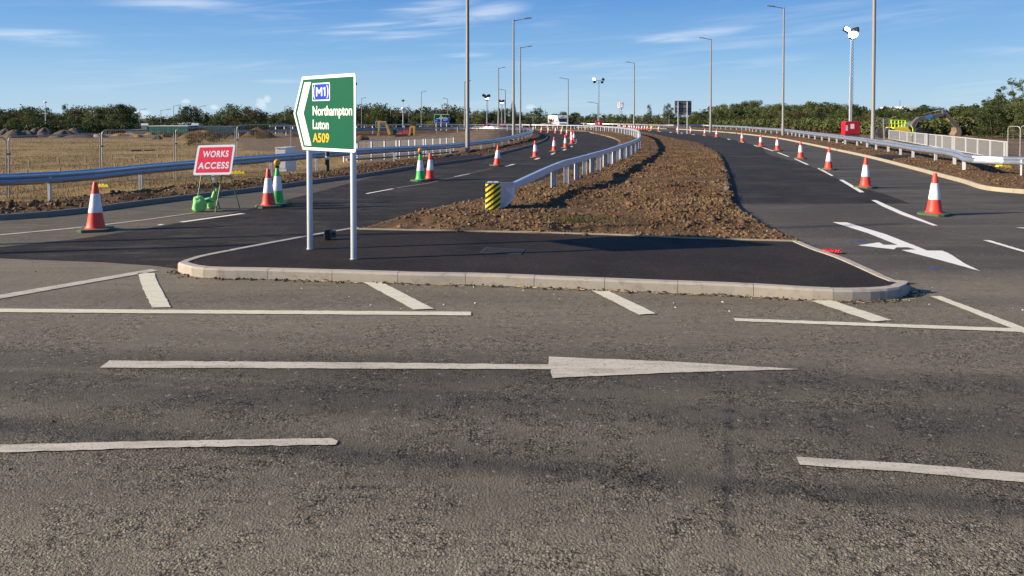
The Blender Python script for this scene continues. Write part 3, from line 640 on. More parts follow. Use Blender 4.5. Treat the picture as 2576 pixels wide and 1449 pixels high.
# blue survey spray
for cx, cy, r in [(1925, 488, 20), (1370, 296, 26)]:
    c = g2(Q8, cx, cy); mb = MB()
    for k in range(7):
        a = random.uniform(0, 2 * pi); rr = random.uniform(.04, .12) * r / 22; w_ = .008; d = Vector((cos(a), sin(a), 0)); n = Vector((-d.y, d.x, 0)) * w_; q = c + Vector((random.gauss(0, .06), random.gauss(0, .06), .0045 + k * .0003))
        mb.add([q - d * rr - n, q - d * rr + n, q + d * rr + n, q + d * rr - n], [(0, 1, 2, 3)])
    mb.build('survey_mark', M['blue'])['kind'] = 'structure'
# ================================================================ CRASH BARRIERS
def hz(p): return ground_h(p[0], p[1])
WP = [(0, .31), (.03, .305), (.078, .27), (.083, .235), (.03, .185), (.012, .155), (.03, .125), (.083, .075), (.078, .04), (.03, .005), (0, 0)]
def w_rail(root, a, side, m, piece=4.0, top=lambda s: .72, name='rail', back=.05):
    """a: ground path; side: +1 traffic on the left of travel"""
    pts = resample(a, piece / 4); off = offset_path(pts, side * back); tg = np.gradient(pts[:, :2], axis=0); tg /= np.linalg.norm(tg, axis=1)[:, None]
    nn = np.stack([-tg[:, 1], tg[:, 0]], 1) * side; d = np.r_[0, np.cumsum(np.linalg.norm(np.diff(pts, axis=0), axis=1))]
    for k in range((len(pts) - 1) // 4):
        i0, i1 = 4 * k, 4 * k + 4; V = []; F = []; m_ = len(WP)
        for j in range(i0, i1 + 1):
            lift = .006 if j == i1 else 0
            for w_, z in WP: q = off[j, :2] + nn[j] * (w_ + lift); V.append((q[0], q[1], pts[j, 2] + top(d[j]) - .31 + z))
        n5 = i1 - i0 + 1
        for j in range(n5 - 1):
            for q in range(m_ - 1): F.append((j * m_ + q, j * m_ + q + 1, j * m_ + m_ + q + 1, j * m_ + m_ + q))
        # back skin 3 mm behind
        base = len(V); V += [(v[0] - nn[min(i0 + i // m_, len(nn) - 1)][0] * .004, v[1] - nn[min(i0 + i // m_, len(nn) - 1)][1] * .004, v[2]) for i, v in enumerate(V)]
        F += [tuple(base + i for i in f[::-1]) for f in F]
        for j in range(n5 - 1):
            for q in (0, m_ - 1): F.append((j * m_ + q, j * m_ + m_ + q, base + j * m_ + m_ + q, base + j * m_ + q))
        for j in (0, n5 - 1):
            for q in range(m_ - 1): F.append((j * m_ + q, j * m_ + q + 1, base + j * m_ + q + 1, base + j * m_ + q))
        o = mesh_obj(name, V, F, m, root, True)
        o.data.polygons.foreach_set('use_smooth', [False] * len(o.data.polygons))
def post_mesh(h, w_=.10, dpt=.055, name='post', m=None):
    mb = MB(); t = .008                               # a C-shaped section, open to one side
    mb.box(-w_ / 2, w_ / 2, -dpt / 2, -dpt / 2 + t, -.5, h).box(-w_ / 2, -w_ / 2 + t, -dpt / 2 + t, dpt / 2, -.5, h).box(w_ / 2 - t, w_ / 2, -dpt / 2 + t, dpt / 2, -.5, h)
    return mb
def posts(root, a, spacing, h, m, s0=0, swap=False, w_=.10, end=None):
    d = np.r_[0, np.cumsum(np.linalg.norm(np.diff(a, axis=0), axis=1))]; proto = None; s = s0; out = []
    while s < (end or d[-1]):
        p = [np.interp(s, d, a[:, k]) for k in range(3)]; q = [np.interp(s + .3, d, a[:, k]) for k in range(2)]
        if proto is None: proto = post_mesh(h, w_).build('post', m, root); o = proto
        else: o = bpy.data.objects.new('post', proto.data); link(o, root)
        o.location = (p[0], p[1], p[2]); o.rotation_euler = (random.gauss(0, .006), random.gauss(0, .006), atan2(q[1] - p[1], q[0] - p[0]) + pi / 2 + (pi if swap else 0))
        out.append(o); s += spacing
    return out
# left verge barrier: follows the kerb, then turns round the bend and runs off behind
lb = [Vector((-26, 14.9, .1)), Vector((-17, 17.2, .1)), G(111, 503, .1), G(346, 472, .1), G(525, 452, .1), G(674, 435, .1), G(933, 407.5, .05), G(1017, 402, .05), G(1084, 396, .02), G(1131, 391, .0), G(1165, 386, 0), G(1193, 381, 0)]
lb = [Vector(p) for p in lb] + [Vector((-1.35, 52, 0)), Vector((-.1, 60, .05)), Vector((1.0, 69, .1)), Vector((1.9, 78, .12)), Vector((2.35, 87, .15)), Vector((2.2, 95, .15)), Vector((.9, 103, .15)), Vector((-3.5, 109.5, .15)), Vector((-12, 112, .1)), Vector((-23, 108, 0)), Vector((-33, 101, -.1)), Vector((-41, 95, -.2))]
LB = path(catmull(lb), .5, 8)
t = thing('crash_barrier', 'galvanised two-wave crash barrier along the verge of the left carriageway', 'crash barrier', (0, 0, 0))
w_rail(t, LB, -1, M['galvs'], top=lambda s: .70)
LB2 = LB.copy(); posts(t, LB2, 3.2, .66, M['galvp'], 1.95)
# right verge barrier
rb = [Vector((52, 13, .1)), Vector((30, 22.4, .12)), g2(R8, 2090, 915, .12), g2(R8, 1710, 838, .12), g2(R8, 1410, 745, .12), g2(R8, 1165, 722, .12), g2(R8, 945, 668, .12), g2(R8, 748, 625, .12), g2(R8, 572, 593, .12), g2(R8, 423, 558, .12), g2(R8, 270, 540, .12)] + \
     [g2(R6, x, y, .15) for x, y in [(2000, 925), (1705, 880), (1430, 830), (1185, 805), (965, 785), (755, 762), (465, 745), (190, 730)]] + [Vector((29.5, 138, .2)), Vector((28, 150, .2)), Vector((23, 164, .2)), Vector((10, 174, .2)), Vector((-9, 176, .2)), Vector((-29, 170, .2))]
RB = path(catmull(rb), .5, 14)
t = thing('crash_barrier', 'galvanised crash barrier along the outer verge of the right carriageway', 'crash barrier')
w_rail(t, RB, 1, M['galv'], top=lambda s: .70); posts(t, RB, 3.2, .66, M['galvp'], 1.3, swap=True, w_=.12)
# median barrier: box beam on close posts, ending in a striped terminal
mbp = [G(1243, 540, .1), Vector((.03, 17.7, .1)), g2(Q5, 1475, 585, .12), g2(Q5, 1655, 525, .12), g2(Q5, 1855, 440, .12), g2(Q5, 1990, 385, .12), g2(Q5, 2100, 330, .12), g2(Q5, 2220, 270, .12), g2(Q5, 2290, 225, .12), g2(Q5, 2316, 190, .12)]
mbp += [Vector((10.7, 62, .15)), Vector((12.3, 72, .15)), Vector((13.6, 84, .15)), Vector((14.2, 96, .15)), Vector((14.0, 109, .15)), Vector((12.2, 122, .15)), Vector((7.5, 133, .15)), Vector((0, 139, .15)), Vector((-13, 139, .15)), Vector((-27, 133, .15)), Vector((-40, 122, .1))]
MBP = path(catmull(mbp), .4, 6)
MT = thing('crash_barrier', 'galvanised box-beam crash barrier down the soil median, with a striped black and yellow end', 'crash barrier')
d = np.r_[0, np.cumsum(np.linalg.norm(np.diff(MBP, axis=0), axis=1))]
ztop = np.interp(d, [0, 1.9, 7.3, 60], [.52, .55, .76, .80])
pc = 6; i = idx(MBP, (.03, 17.7))
while i < len(MBP) - 1:
    j = min(i + pc * 2, len(MBP) - 1); mb = MB(); sl = MBP[i:j + 1].copy(); l, r = offset_path(MBP, .075)[i:j + 1], offset_path(MBP, -.075)[i:j + 1]; V = []; F = []
    for k in range(len(sl)):
        zt = sl[k][2] + ztop[i + k] - (.0 if k < len(sl) - 1 else .004); zb = zt - .17
        V += [(l[k][0], l[k][1], zb), (l[k][0], l[k][1], zt - .02), (l[k][0] * .8 + r[k][0] * .2, l[k][1] * .8 + r[k][1] * .2, zt), (l[k][0] * .2 + r[k][0] * .8, l[k][1] * .2 + r[k][1] * .8, zt), (r[k][0], r[k][1], zt - .02), (r[k][0], r[k][1], zb)]
    for k in range(len(sl) - 1):
        for q in range(6): F.append((k * 6 + q, k * 6 + (q + 1) % 6, k * 6 + 6 + (q + 1) % 6, k * 6 + 6 + q))
    F += [tuple(range(6)), tuple((len(sl) - 1) * 6 + q for q in range(6))]
    MB().add(V, F).build('beam', M['beam'], MT); i = j
js = d[idx(MBP, tuple(mbp[2][:2]))]
near_end = 60
dd = js; k = 0; pproto = {}
while dd < d[-1]:
    p = [np.interp(dd, d, MBP[:, c]) for c in range(3)]; q = [np.interp(dd + .3, d, MBP[:, c]) for c in range(2)]; zt = np.interp(dd, d, ztop) - .17
    key = round(zt, 2)
    if key not in pproto: pproto[key] = post_mesh(key, .16, .08).build('post', M['galvp'], MT); o = pproto[key]
    else: o = link(bpy.data.objects.new('post', pproto[key].data), MT)
    o.location = p; o.rotation_euler = (0, 0, atan2(q[1] - p[1], q[0] - p[0]) + (pi / 2 if k % 2 else pi * .5 + .5)); dd += 1.5; k += 1
# terminal
c0 = G(1240, 540, .06); e = Vector((1, .10, 0)).normalized(); n_ = Vector((-e.y, e.x, 0))
bw = .33; x0 = c0 - e * .16; tz0, tz1 = .12, .74
def loc(u_, v_, z): return x0 + e * u_ + n_ * v_ + Vector((0, 0, z))
stripm = bpy.data.materials.new('hazard stripes'); stripm.use_nodes = True; N = NT(stripm.node_tree); b = N.n['Principled BSDF']
sx = N.node('ShaderNodeSeparateXYZ'); N.put(sx.inputs[0], N.node('ShaderNodeTexCoord').outputs['Object'])
sfac = N.math('PINGPONG', N.math('ADD', N.math('MULTIPLY', sx.outputs[0], .75), N.math('MULTIPLY', sx.outputs[2], -1.0)), .060)
N.put(b.inputs['Base Color'], N.mix(N.math('GREATER_THAN', sfac, .030), (.015, .015, .015), (.86, .68, .02))); b.inputs['Roughness'].default_value = .45
mb = MB(); prof = []
for k in range(9):
    a = pi * k / 8; prof.append((bw / 2 - cos(a) * bw / 2, -sin(a) * .07))
pl = [loc(u_, v_, tz0) - Vector(c0) for u_, v_ in prof] + [loc(bw, .02, tz0) - Vector(c0), loc(0, .02, tz0) - Vector(c0)]
o = MB().slab(pl, (0, 0, tz1 - tz0 - .06)).build('striped_cap', stripm, MT); o.location = c0
side = MB()
b0, b1 = MBP[idx(MBP, (.03, 17.7))], None; bt = Vector((b0[0], b0[1], 0))
L0 = [loc(bw, .03, .70), loc(bw, .03, .02), loc(bw, .45, .02), Vector((bt.x + .07, bt.y - .15, .30)), Vector((bt.x + .07, bt.y, .66))]
side.add([p for p in L0] + [p - e * .012 for p in L0], [(0, 1, 2, 3, 4), (9, 8, 7, 6, 5)] + [(i, (i + 1) % 5, 5 + (i + 1) % 5, 5 + i) for i in range(5)])
L1 = [loc(0, .03, .70), loc(0, .03, .02), loc(0, .45, .02), Vector((bt.x - .07, bt.y - .15, .30)), Vector((bt.x - .07, bt.y, .66))]
side.add(L1 + [p + e * .012 for p in L1], [(0, 1, 2, 3, 4), (9, 8, 7, 6, 5)] + [(i, (i + 1) % 5, 5 + (i + 1) % 5, 5 + i) for i in range(5)])
T = [loc(0, .03, .70), loc(bw, .03, .70), Vector((bt.x + .07, bt.y, .66)), Vector((bt.x - .07, bt.y, .66))]
side.add(T + [p + Vector((0, 0, .01)) for p in T], [(0, 1, 2, 3), (7, 6, 5, 4)] + [(i, (i + 1) % 4, 4 + (i + 1) % 4, 4 + i) for i in range(4)])
side.build('end_housing', M['beam'], MT)
foot_ = MB().slab([loc(.03, -.03, -.06), loc(bw - .03, -.03, -.06), loc(bw - .02, .1, -.06), loc(.02, .1, -.06)], (0, 0, .17))
foot_.build('foot_block', M['cab'], MT)
cap = MB()
for u0 in (.05, .18): cap.slab([loc(u0, -.04, .70), loc(u0 + .1, -.04, .70), loc(u0 + .1, .03, .70), loc(u0, .03, .70)], (0, 0, .035))
cap.build('top_cap', M['white'], MT)
for z in (.45,): MB().lathe([(.028, 0), (.028, .012)], 12).build('bolt', M['bluep'], MT).matrix_local = Matrix.Translation(loc(bw, .14, z)) @ Matrix.Rotation(pi / 2, 4, 'Y')

# ================================================================ LETTERING
def text_geo(body, bold=.0, space=1.0):
    cu = bpy.data.curves.new('t', 'FONT'); cu.body = body; cu.size = 1; cu.offset = bold; cu.space_character = space; cu.resolution_u = 6
    ob = bpy.data.objects.new('t', cu); COL.objects.link(ob); dg = bpy.context.evaluated_depsgraph_get(); me = ob.evaluated_get(dg).to_mesh()
    V = [v.co.copy() for v in me.vertices]; F = [list(p.vertices) for p in me.polygons]
    ob.evaluated_get(dg).to_mesh_clear(); bpy.data.objects.remove(ob); bpy.data.curves.remove(cu)
    return V, F
def letters(name, body, x0, x1, z0, z1, y, m, parent, bold=.02, space=1.0, ref=None, t_=.002, xf=None):
    """fit text into x0..x1, with capitals z0..z1; the sign's face looks to -y"""
    V, F = text_geo(body, bold, space)
    H = [v.y for v in text_geo(ref or body[0], bold)[0]]; h0, h1 = min(H), max(H); xs = [v.x for v in V]; a, b_ = min(xs), max(xs)
    f = xf or (lambda x, z, d: Vector((x, y - d, z)))
    def cv(v, d): return f(x0 + (v.x - a) / (b_ - a) * (x1 - x0), z0 + (v.y - h0) / (h1 - h0) * (z1 - z0), d)
    n = len(V); VV = [cv(v, t_) for v in V] + [cv(v, 0) for v in V]
    # edges
    cnt = {}
    for fc in F:
        for i in range(len(fc)):
            k = (fc[i], fc[(i + 1) % len(fc)]); cnt[k] = 1
    FF = [tuple(fc) for fc in F] + [(b2 + n, a2 + n, a2, b2)[::-1] for (a2, b2) in cnt if (b2, a2) not in cnt]
    return mesh_obj(name, VV, FF, m, parent)

# ================================================================ DIRECTION SIGN
pr, pl_ = G(890, 650, KH), G(780, 625, KH)
ed = Vector((pr.x - pl_.x, pr.y - pl_.y, 0)); Lp = ed.length; ed.normalize(); yaw = atan2(ed.y, ed.x); nrm = Vector((ed.y, -ed.x, 0))   # faces the road
SG = thing('direction_sign', 'large green chevron-ended sign for Northampton, Luton and A509 standing on two grey posts', 'road sign', pl_, yaw)
def SUV(px, py):                                       # picture point -> (along, height) on the sign plane
    d = ray(px, py); o0 = Vector((0, 0, CAMH)); pf = pl_ + nrm * .07; t_ = (pf - o0).dot(nrm) / d.dot(nrm); q = o0 + d * t_ - pl_
    return q.dot(ed), q.z
def sq(x, y): return SUV(*Q4(x, y))
A_ = [sq(*p) for p in [(225, 168), (1045, 85), (1052, 1318), (222, 1303), (86, 735)]]
zt, zb = (A_[0][1] + A_[1][1]) / 2, (A_[2][1] + A_[3][1]) / 2; ul = (A_[0][0] + A_[3][0]) / 2; ur = (A_[1][0] + A_[2][0]) / 2; ut = A_[4][0]; zm = (zt + zb) / 2
SIGN_DBG = dict(zt=zt, zb=zb, ul=ul, ur=ur, ut=ut, Lp=Lp)
def rpoly(pts, r, n=5):                               # rounded polygon, r per corner
    out = []; m_ = len(pts)
    for i in range(m_):
        p, a, b_ = Vector(pts[i]), Vector(pts[i - 1]), Vector(pts[(i + 1) % m_]); ri = r[i] if isinstance(r, list) else r
        if ri <= 0: out.append(tuple(p)); continue
        u_, v_ = (a - p).normalized(), (b_ - p).normalized(); th = u_.angle(v_); k = min(ri / math.tan(th / 2), (a - p).length * .45, (b_ - p).length * .45)
        for j in range(n + 1):
            t_ = j / n; out.append(tuple((p + u_ * k) * (1 - t_) ** 2 + p * 2 * t_ * (1 - t_) + (p + v_ * k) * t_ ** 2))
    return out
def panel(name, pts, y, t_, m, parent):               # polygon in (x,z), front at y, thickness t_ backwards
    return MB().slab([Vector((a, y, c)) for a, c in pts], (0, t_, 0)).build(name, m, parent)
shp = [(ul, zt), (ur, zt), (ur, zb), (ul, zb), (ut, zm)]
panel('sign_plate', rpoly(shp, [.03, .05, .05, .03, .03]), -.070, .012, M['white'], SG)
bo = .036
G_ = [sq(*p) for p in [(240, 212), (1015, 140), (1028, 1275), (240, 1255), (112, 737)]]
gt, gb, gl, gr = (G_[0][1] + G_[1][1]) / 2, (G_[2][1] + G_[3][1]) / 2, (G_[0][0] + G_[3][0]) / 2, (G_[1][0] + G_[2][0]) / 2
panel('sign_face', rpoly([(gl, gt), (gr, gt), (gr, gb), (gl, gb), (G_[4][0], zm)], .015), -.0725, .0025, M['green'], SG)
C_ = [sq(*p) for p in [(262, 245), (362, 237), (245, 735), (365, 1222), (262, 1222), (148, 735)]]
ct, cb = (C_[0][1] + C_[1][1]) / 2, (C_[3][1] + C_[4][1]) / 2; c1_, c2_ = (C_[0][0] + C_[4][0]) / 2, (C_[1][0] + C_[3][0]) / 2
panel('chevron', [(c1_, ct), (c2_, ct), (C_[2][0], zm), (c2_, cb), (c1_, cb), (C_[5][0], zm)], -.075, .0025, M['white'], SG)
B_ = [sq(*p) for p in [(382, 262), (655, 241), (652, 520), (380, 541)]]
bl, br_, btp, bbt = (B_[0][0] + B_[3][0]) / 2, (B_[1][0] + B_[2][0]) / 2, (B_[0][1] + B_[1][1]) / 2, (B_[2][1] + B_[3][1]) / 2
pp = panel('motorway_patch', rpoly([(bl, btp), (br_, btp), (br_, bbt), (bl, bbt)], .02), -.075, .0025, M['white'], SG)
panel('patch_face', rpoly([(bl + .018, btp - .018), (br_ - .018, btp - .018), (br_ - .018, bbt + .018), (bl + .018, bbt + .018)], .012), -.077, .002, M['bluep'], pp)
w1 = br_ - bl; h1 = btp - bbt
MB().slab([Vector((bl + w1 * (.235 + .35 * u_), -.079, bbt + h1 * (.26 + .50 * v_))) for u_, v_ in [(0, 0), (.19, 0), (.19, .66), (.5, .24), (.81, .66), (.81, 0), (1, 0), (1, 1), (.82, 1), (.5, .56), (.18, 1), (0, 1)]], (0, .002, 0)).build('patch_lettering', M['white'], pp)
MB().slab([Vector((bl + w1 * u_, -.079, bbt + h1 * v_)) for u_, v_ in [(.70, .26), (.76, .26), (.76, .76), (.71, .76), (.64, .69), (.65, .62), (.70, .66)]], (0, .002, 0)).build('patch_lettering', M['white'], pp)
letters('patch_lettering', '(', bl + w1 * .07, bl + w1 * .17, bbt + h1 * .13, btp - h1 * .13, -.077, M['white'], pp, .02)
letters('patch_lettering', ')', bl + w1 * .83, bl + w1 * .93, bbt + h1 * .13, btp - h1 * .13, -.077, M['white'], pp, .02)
T1 = [sq(388, 610), sq(388, 758), sq(998, 625), sq(998, 738)]; T2 = [sq(388, 822), sq(388, 968), sq(635, 830), sq(635, 962)]; T3 = [sq(388, 1030), sq(388, 1172), sq(640, 1020), sq(640, 1175)]
zr = lambda T, dz=0: ((T[0][1]), (T[1][1]))
x_ = (T1[0][0] + T2[0][0] + T3[0][0]) / 3
letters('lettering', 'Northampton', x_, T1[2][0], T1[1][1], T1[0][1], -.0725, M['white'], SG, .016, 1.0, 'N')
letters('lettering', 'Luton', x_, T2[2][0], T2[1][1], T2[0][1], -.0725, M['white'], SG, .016, 1.0, 'L')
letters('lettering', 'A509', x_, T3[2][0], T3[1][1], T3[0][1], -.0725, M['yellowp'], SG, .018, 1.05, '5')
for ux in (0, Lp):
    pm = MB().lathe([(.052, -.02), (.056, 0), (.045, .002), (.045, zt - .05), (.042, zt - .04)], 20).build('post', M['polew'], SG, True); pm.location = (ux, 0, 0)
    for z in (zb + .15, zm, zt - .15): MB().box(ux - .06, ux + .06, -.058, .03, z - .02, z + .02).build('clip', M['pole'], SG)
for z in (zb + .15, zm, zt - .15): MB().box(ut + .05 if z == zm else ul, ur - .02, -.058, -.045, z - .028, z - .0205 + .04).build('stiffener', M['polew'], SG)

# small black box, access cover, red rag on the footway
c = P(832, 600, G(832, 601, KH).y)
bx = thing('black_box', 'small black box on the footway edge behind the big green sign', 'black box', (c.x, c.y, KH), .25)
MB().box(-.11, .0, -.06, .08, 0, .17).build('body', M['black'], bx, bevel=.012); MB().box(.004, .09, -.05, .06, .02, .15).build('socket', M['dgrey'], bx, bevel=.012); MB().lathe([(.035, 0), (.035, .02)], 14).build('dial', M['black'], bx).matrix_local = Matrix.Translation((.045, -.05, .09)) @ Matrix.Rotation(pi / 2, 4, 'X')
q = [g2(Q7, 2205, 270, KH - .01), g2(Q7, 2250, 236, KH - .01), g2(Q7, 2520, 250, KH - .01), g2(Q7, 2490, 284, KH - .01)]
cv = thing('manhole_cover', 'worn chequered iron access cover set in the black footway', 'manhole cover', (0, 0, 0))
def bil(a, b_): return q[0].lerp(q[3], a).lerp(q[1].lerp(q[2], a), b_)
MB().slab([p for p in q], (0, 0, .006)).build('frame', M['iron'], cv)
tr_ = MB()
for i in range(12):
    for j in range(7):
        a0, b0 = .04 + i * .078, .07 + j * .125; tr_.slab([bil(a0, b0) + Vector((0, 0, .006)), bil(a0 + .05, b0 + .02) + Vector((0, 0, .006)), bil(a0 + .055, b0 + .085) + Vector((0, 0, .006)), bil(a0 + .01, b0 + .07) + Vector((0, 0, .006))], (0, 0, .006))
tr_.build('tread', M['iron'], cv)['kind'] = 'stuff'
c = G(2093, 635, .01); mb = MB(); n_s, m_s = 22, 9; V = []; F = []
for i in range(n_s):
    for j in range(m_s):
        u_, v_ = i / (n_s - 1) - .5, j / (m_s - 1) - .5; w_ = .20 * (1 - 1.2 * u_ * u_) * (1 + .5 * sin(i * 1.7))
        V.append((u_ * .24 + .012 * sin(j * 2), v_ * w_ * .7 - u_ * .10, .012 + .05 * max(0, .3 - abs(v_)) * (1.3 + sin(i * 1.9 + j)) + .018 * abs(sin(i * 2.3 + j * 1.7))))
for i in range(n_s - 1):
    for j in range(m_s - 1): F.append((i * m_s + j, (i + 1) * m_s + j, (i + 1) * m_s + j + 1, i * m_s + j + 1))
o = mesh_obj('rag', V, F, M['rag'], None, True); o.location = c; sm = o.modifiers.new('s', 'SOLIDIFY'); sm.thickness = .006
tag(o, 'crumpled bright red rag lying against the kerb of the footway', 'rag')

# ================================================================ WORKS ACCESS SIGN
yb, yt = 17.25, 17.5
cBL, cBR, cTL, cTR = P(*Q3(198, 712), yb), P(*Q3(845, 700), yb + .05), P(*Q3(285, 205), yt), P(*Q3(918, 190), yt + .05)
org = Vector((cBL.x, cBL.y, 0)); WA = thing('works_sign', 'tilted red and white WORKS ACCESS board on a green folding frame', 'temporary sign', G(515, 533))
O = Vector(WA.location)
def wq(u_, v_, d=0):                                    # bilinear on the board, d towards the viewer
    p = cBL.lerp(cBR, u_).lerp(cTL.lerp(cTR, u_), v_); n = (cBR - cBL).cross(cTL - cBL).normalized(); return p + n * d - O
def wpan(name, u0, u1, v0, v1, r, d, m, parent):
    pts = rpoly([(u0, v0), (u1, v0), (u1, v1), (u0, v1)], r); a = [wq(x, y, d) for x, y in pts]; off = wq(.5, .5, d - .004) - wq(.5, .5, d)
    return MB().slab(a, off).build(name, m, parent)
wpan('sign_plate', 0, 1, 0, 1, .06, .004, M['white'], WA); wpan('sign_face', .055, .945, .075, .925, .02, .0055, M['redp'], WA)
letters('lettering', 'WORKS', .17, .86, .585, .80, 0, M['white'], WA, .028, 1.12, xf=lambda x, z, d: wq(x, z, .0055 + d))
letters('lettering', 'ACCESS', .10, .91, .20, .42, 0, M['white'], WA, .028, 1.12, xf=lambda x, z, d: wq(x, z, .0055 + d))
def on(f, x, y, yy): return P(*f(x, y), yy) - O
fl0, fr0 = on(Q3, 237, 1345, 17.2), on(Q3, 580, 1345, 17.2); fl1, fr1 = on(Q3, 345, 690, 17.45), on(Q3, 695, 690, 17.45); rl0, rr0 = on(Q3, 655, 1283, 17.85), on(Q3, 995, 1288, 17.85); rl1, rr1 = on(Q3, 480, 700, 17.5), on(Q3, 830, 700, 17.5)
for a, b_ in ((fl0, fl1), (fr0, fr1), (rl0, rl1), (rr0, rr1)):
    a.z = 0.0; MB().tube([a, b_], .014, 8).build('leg', M['standg'], WA, True)
for a, b_, s_ in ((fl0.lerp(fl1, .30), fr0.lerp(fr1, .30), 1), (fl0.lerp(fl1, .93), fr0.lerp(fr1, .93), 1), (rl0.lerp(rl1, .33), rr0.lerp(rr1, .33), 1), (fl0.lerp(fl1, .95), rl0.lerp(rl1, .95), 1), (fr0.lerp(fr1, .95), rr0.lerp(rr1, .95), 1)):
    MB().tube([a, b_], .012, 8).build('cross_bar', M['standg'], WA, True)
for a in (.3, .7): MB().tube([fl1.lerp(fr1, a), wq(a, .05, -.01)], .01, 6).build('bracket', M['standg'], WA)
def sack(name, label, parts_, group=None):
    c = parts_[0][0]; r = thing(name, label, 'sandbag', (c[0], c[1], 0), 0, group)
    for (p, s_, rot) in parts_:
        n1, n2 = 22, 14; V = []; F = []
        R = Matrix.Rotation(rot, 3, 'Y') @ Matrix.Rotation(.3, 3, 'Z')
        for i in range(n1):
            for j in range(n2 + 1):
                th, ph = 2 * pi * i / n1, pi * j / n2 - pi / 2; ex = lambda t_, k: math.copysign(abs(t_) ** k, t_)
                v = Vector((s_[0] * ex(cos(ph), .7) * ex(cos(th), .8), s_[1] * ex(cos(ph), .7) * ex(sin(th), .8), s_[2] * ex(sin(ph), .8)))
                v *= 1 + .07 * sin(5 * th + 3 * ph) + .05 * sin(9 * ph + 2 * th); V.append(R @ v + Vector(p) - Vector((c[0], c[1], 0)))
        for i in range(n1):
            for j in range(n2): F.append((i * (n2 + 1) + j, ((i + 1) % n1) * (n2 + 1) + j, ((i + 1) % n1) * (n2 + 1) + j + 1, i * (n2 + 1) + j + 1))
        mesh_obj('sack', V, F, M['bag'], r, True)
    return r
a = P(*Q3(310, 1240), 17.25); b_ = P(*Q3(440, 1190), 17.45)
sack('sandbag', 'plump bright green sandbag over the front leg of the works board', [((a.x, a.y, .15), (.15, .12, .17), .2), ((a.x - .02, a.y, .28), (.12, .09, .09), -.1), ((b_.x, b_.y, .24), (.13, .07, .06), -.25)])
a = P(*Q3(500, 1235), 17.75); b_ = P(*Q3(565, 1110), 17.75)
sack('sandbag', 'slim green sandbag hanging over the rear leg of the works board', [((a.x, a.y, .11), (.09, .08, .12), -.2), ((b_.x, b_.y, .33), (.065, .07, .16), .35)])

# ================================================================ CONES
H = .95
def tilt(o):
    o.rotation_euler.x = random.gauss(0, .018); o.rotation_euler.y = random.gauss(0, .018); return o
def make_cone(kind, label, lamp=False):
    t = thing('traffic_cone', label, 'traffic cone')
    body = {'red': M['conered'], 'green': M['conegreen']}[kind]
    w_ = .29; c_ = .09
    oct_ = [(-w_ + c_, -w_), (w_ - c_, -w_), (w_, -w_ + c_), (w_, w_ - c_), (w_ - c_, w_), (-w_ + c_, w_), (-w_, w_ - c_), (-w_, -w_ + c_)]
    MB().slab([(x, y, .0) for x, y in oct_], (0, 0, .055)).build('base', M['conebase'], t, bevel=.008)
    r = lambda z: .165 - (.165 - .038) * (z - .06) / (H - .06) + .02 * max(0, 1 - (z - .055) / .06)
    zs = [.055, .07, .10, .2, .36]
    MB().lathe([(r(z) + (.012 if z < .06 else 0), z) for z in zs], 28).build('lower_body', body, t, True)
    MB().lathe([(r(.357) + .004, .357), (r(.365) + .006, .36), (r(.5) + .005, .5), (r(.72) + .005, .72), (r(.722) + .002, .7225)], 28).build('sleeve', M['sleeve'], t, True)
    MB().lathe([(r(.70), .70), (r(.9), .90), (.043, .905), (.040, .93), (.030, .95), (.012, .952)], 28).build('top', body, t, True)
    if lamp:
        MB().box(-.05, .05, -.035, .035, .93, .985).build('lamp_base', M['black'], t, bevel=.01)
        l = MB().lathe([(.02, -.045), (.075, -.035), (.088, -.01), (.088, .01), (.075, .035), (.02, .045)], 24).build('lamp', M['amber'], t, True)
        l.matrix_local = Matrix.Translation((0, 0, 1.065)) @ Matrix.Rotation(radians(20), 4, 'Z') @ Matrix.Rotation(pi / 2, 4, 'X')
    return t
def tdup(*a, **k): return tilt(dup(*a, **k))
cr = make_cone('red', 'red and white cone alone at the near end of the left carriageway'); cr.location = G(241, 580)
cr.rotation_euler.z = .35
tdup(cr, G(676, 521), .5, 'shaded red and white cone in front of the nearer green cone')
cg = make_cone('green', 'green and white cone with amber lamp beside the works board', True); cg.location = G(698, 515); cg.rotation_euler.z = .6
tdup(cg, g2(Q5, 197, 512), .8, 'green and white cone with amber lamp halfway along the left carriageway')
tdup(cr, g2(Q5, 292, 503), .3, 'red and white cone paired with the farther green lamp cone')
lc = [(Q5, 937, 368), (Q5, 1309, 288), (Q5, 1490, 228), (Q5, 1600, 194), (R4, 2145, 1358), (R4, 2188, 1308)]
ll = ['red and white cone on the left lane line, next beyond the green pair', 'red and white cone second beyond the green pair on the left lane line', 'red and white cone third beyond the green pair, mid bend', 'red and white cone fourth beyond the green pair, entering the bend',
      'nearer of two overlapping red and white cones at the turn of the bend', 'farther of two overlapping red and white cones at the turn of the bend']
for (f, x, y), l in zip(lc, ll): tdup(cr, g2(f, x, y), random.uniform(0, 1.5), l)
far_l = [(2135, 1255), (2060, 1200), (1962, 1177), (1852, 1160), (1722, 1150), (1595, 1141), (1450, 1134)]
for k, (x, y) in enumerate(far_l): tdup(cr, g2(R4, x, y), random.uniform(0, 1.5), ORD[k] + ' cone from the bend, in the row curving away under the lorry', 'cones curving away on the left carriageway')
rc = [G(2350, 541), g2(R8, 475, 1058), G(2084, 427), G(2014, 399.5), G(1956, 379), G(1914, 369.5), G(1867, 357.5)] + [g2(R5, x, y) for x, y in [(2360, 1120), (2165, 1092), (1935, 1062), (1716, 1037), (1405, 1020)]]
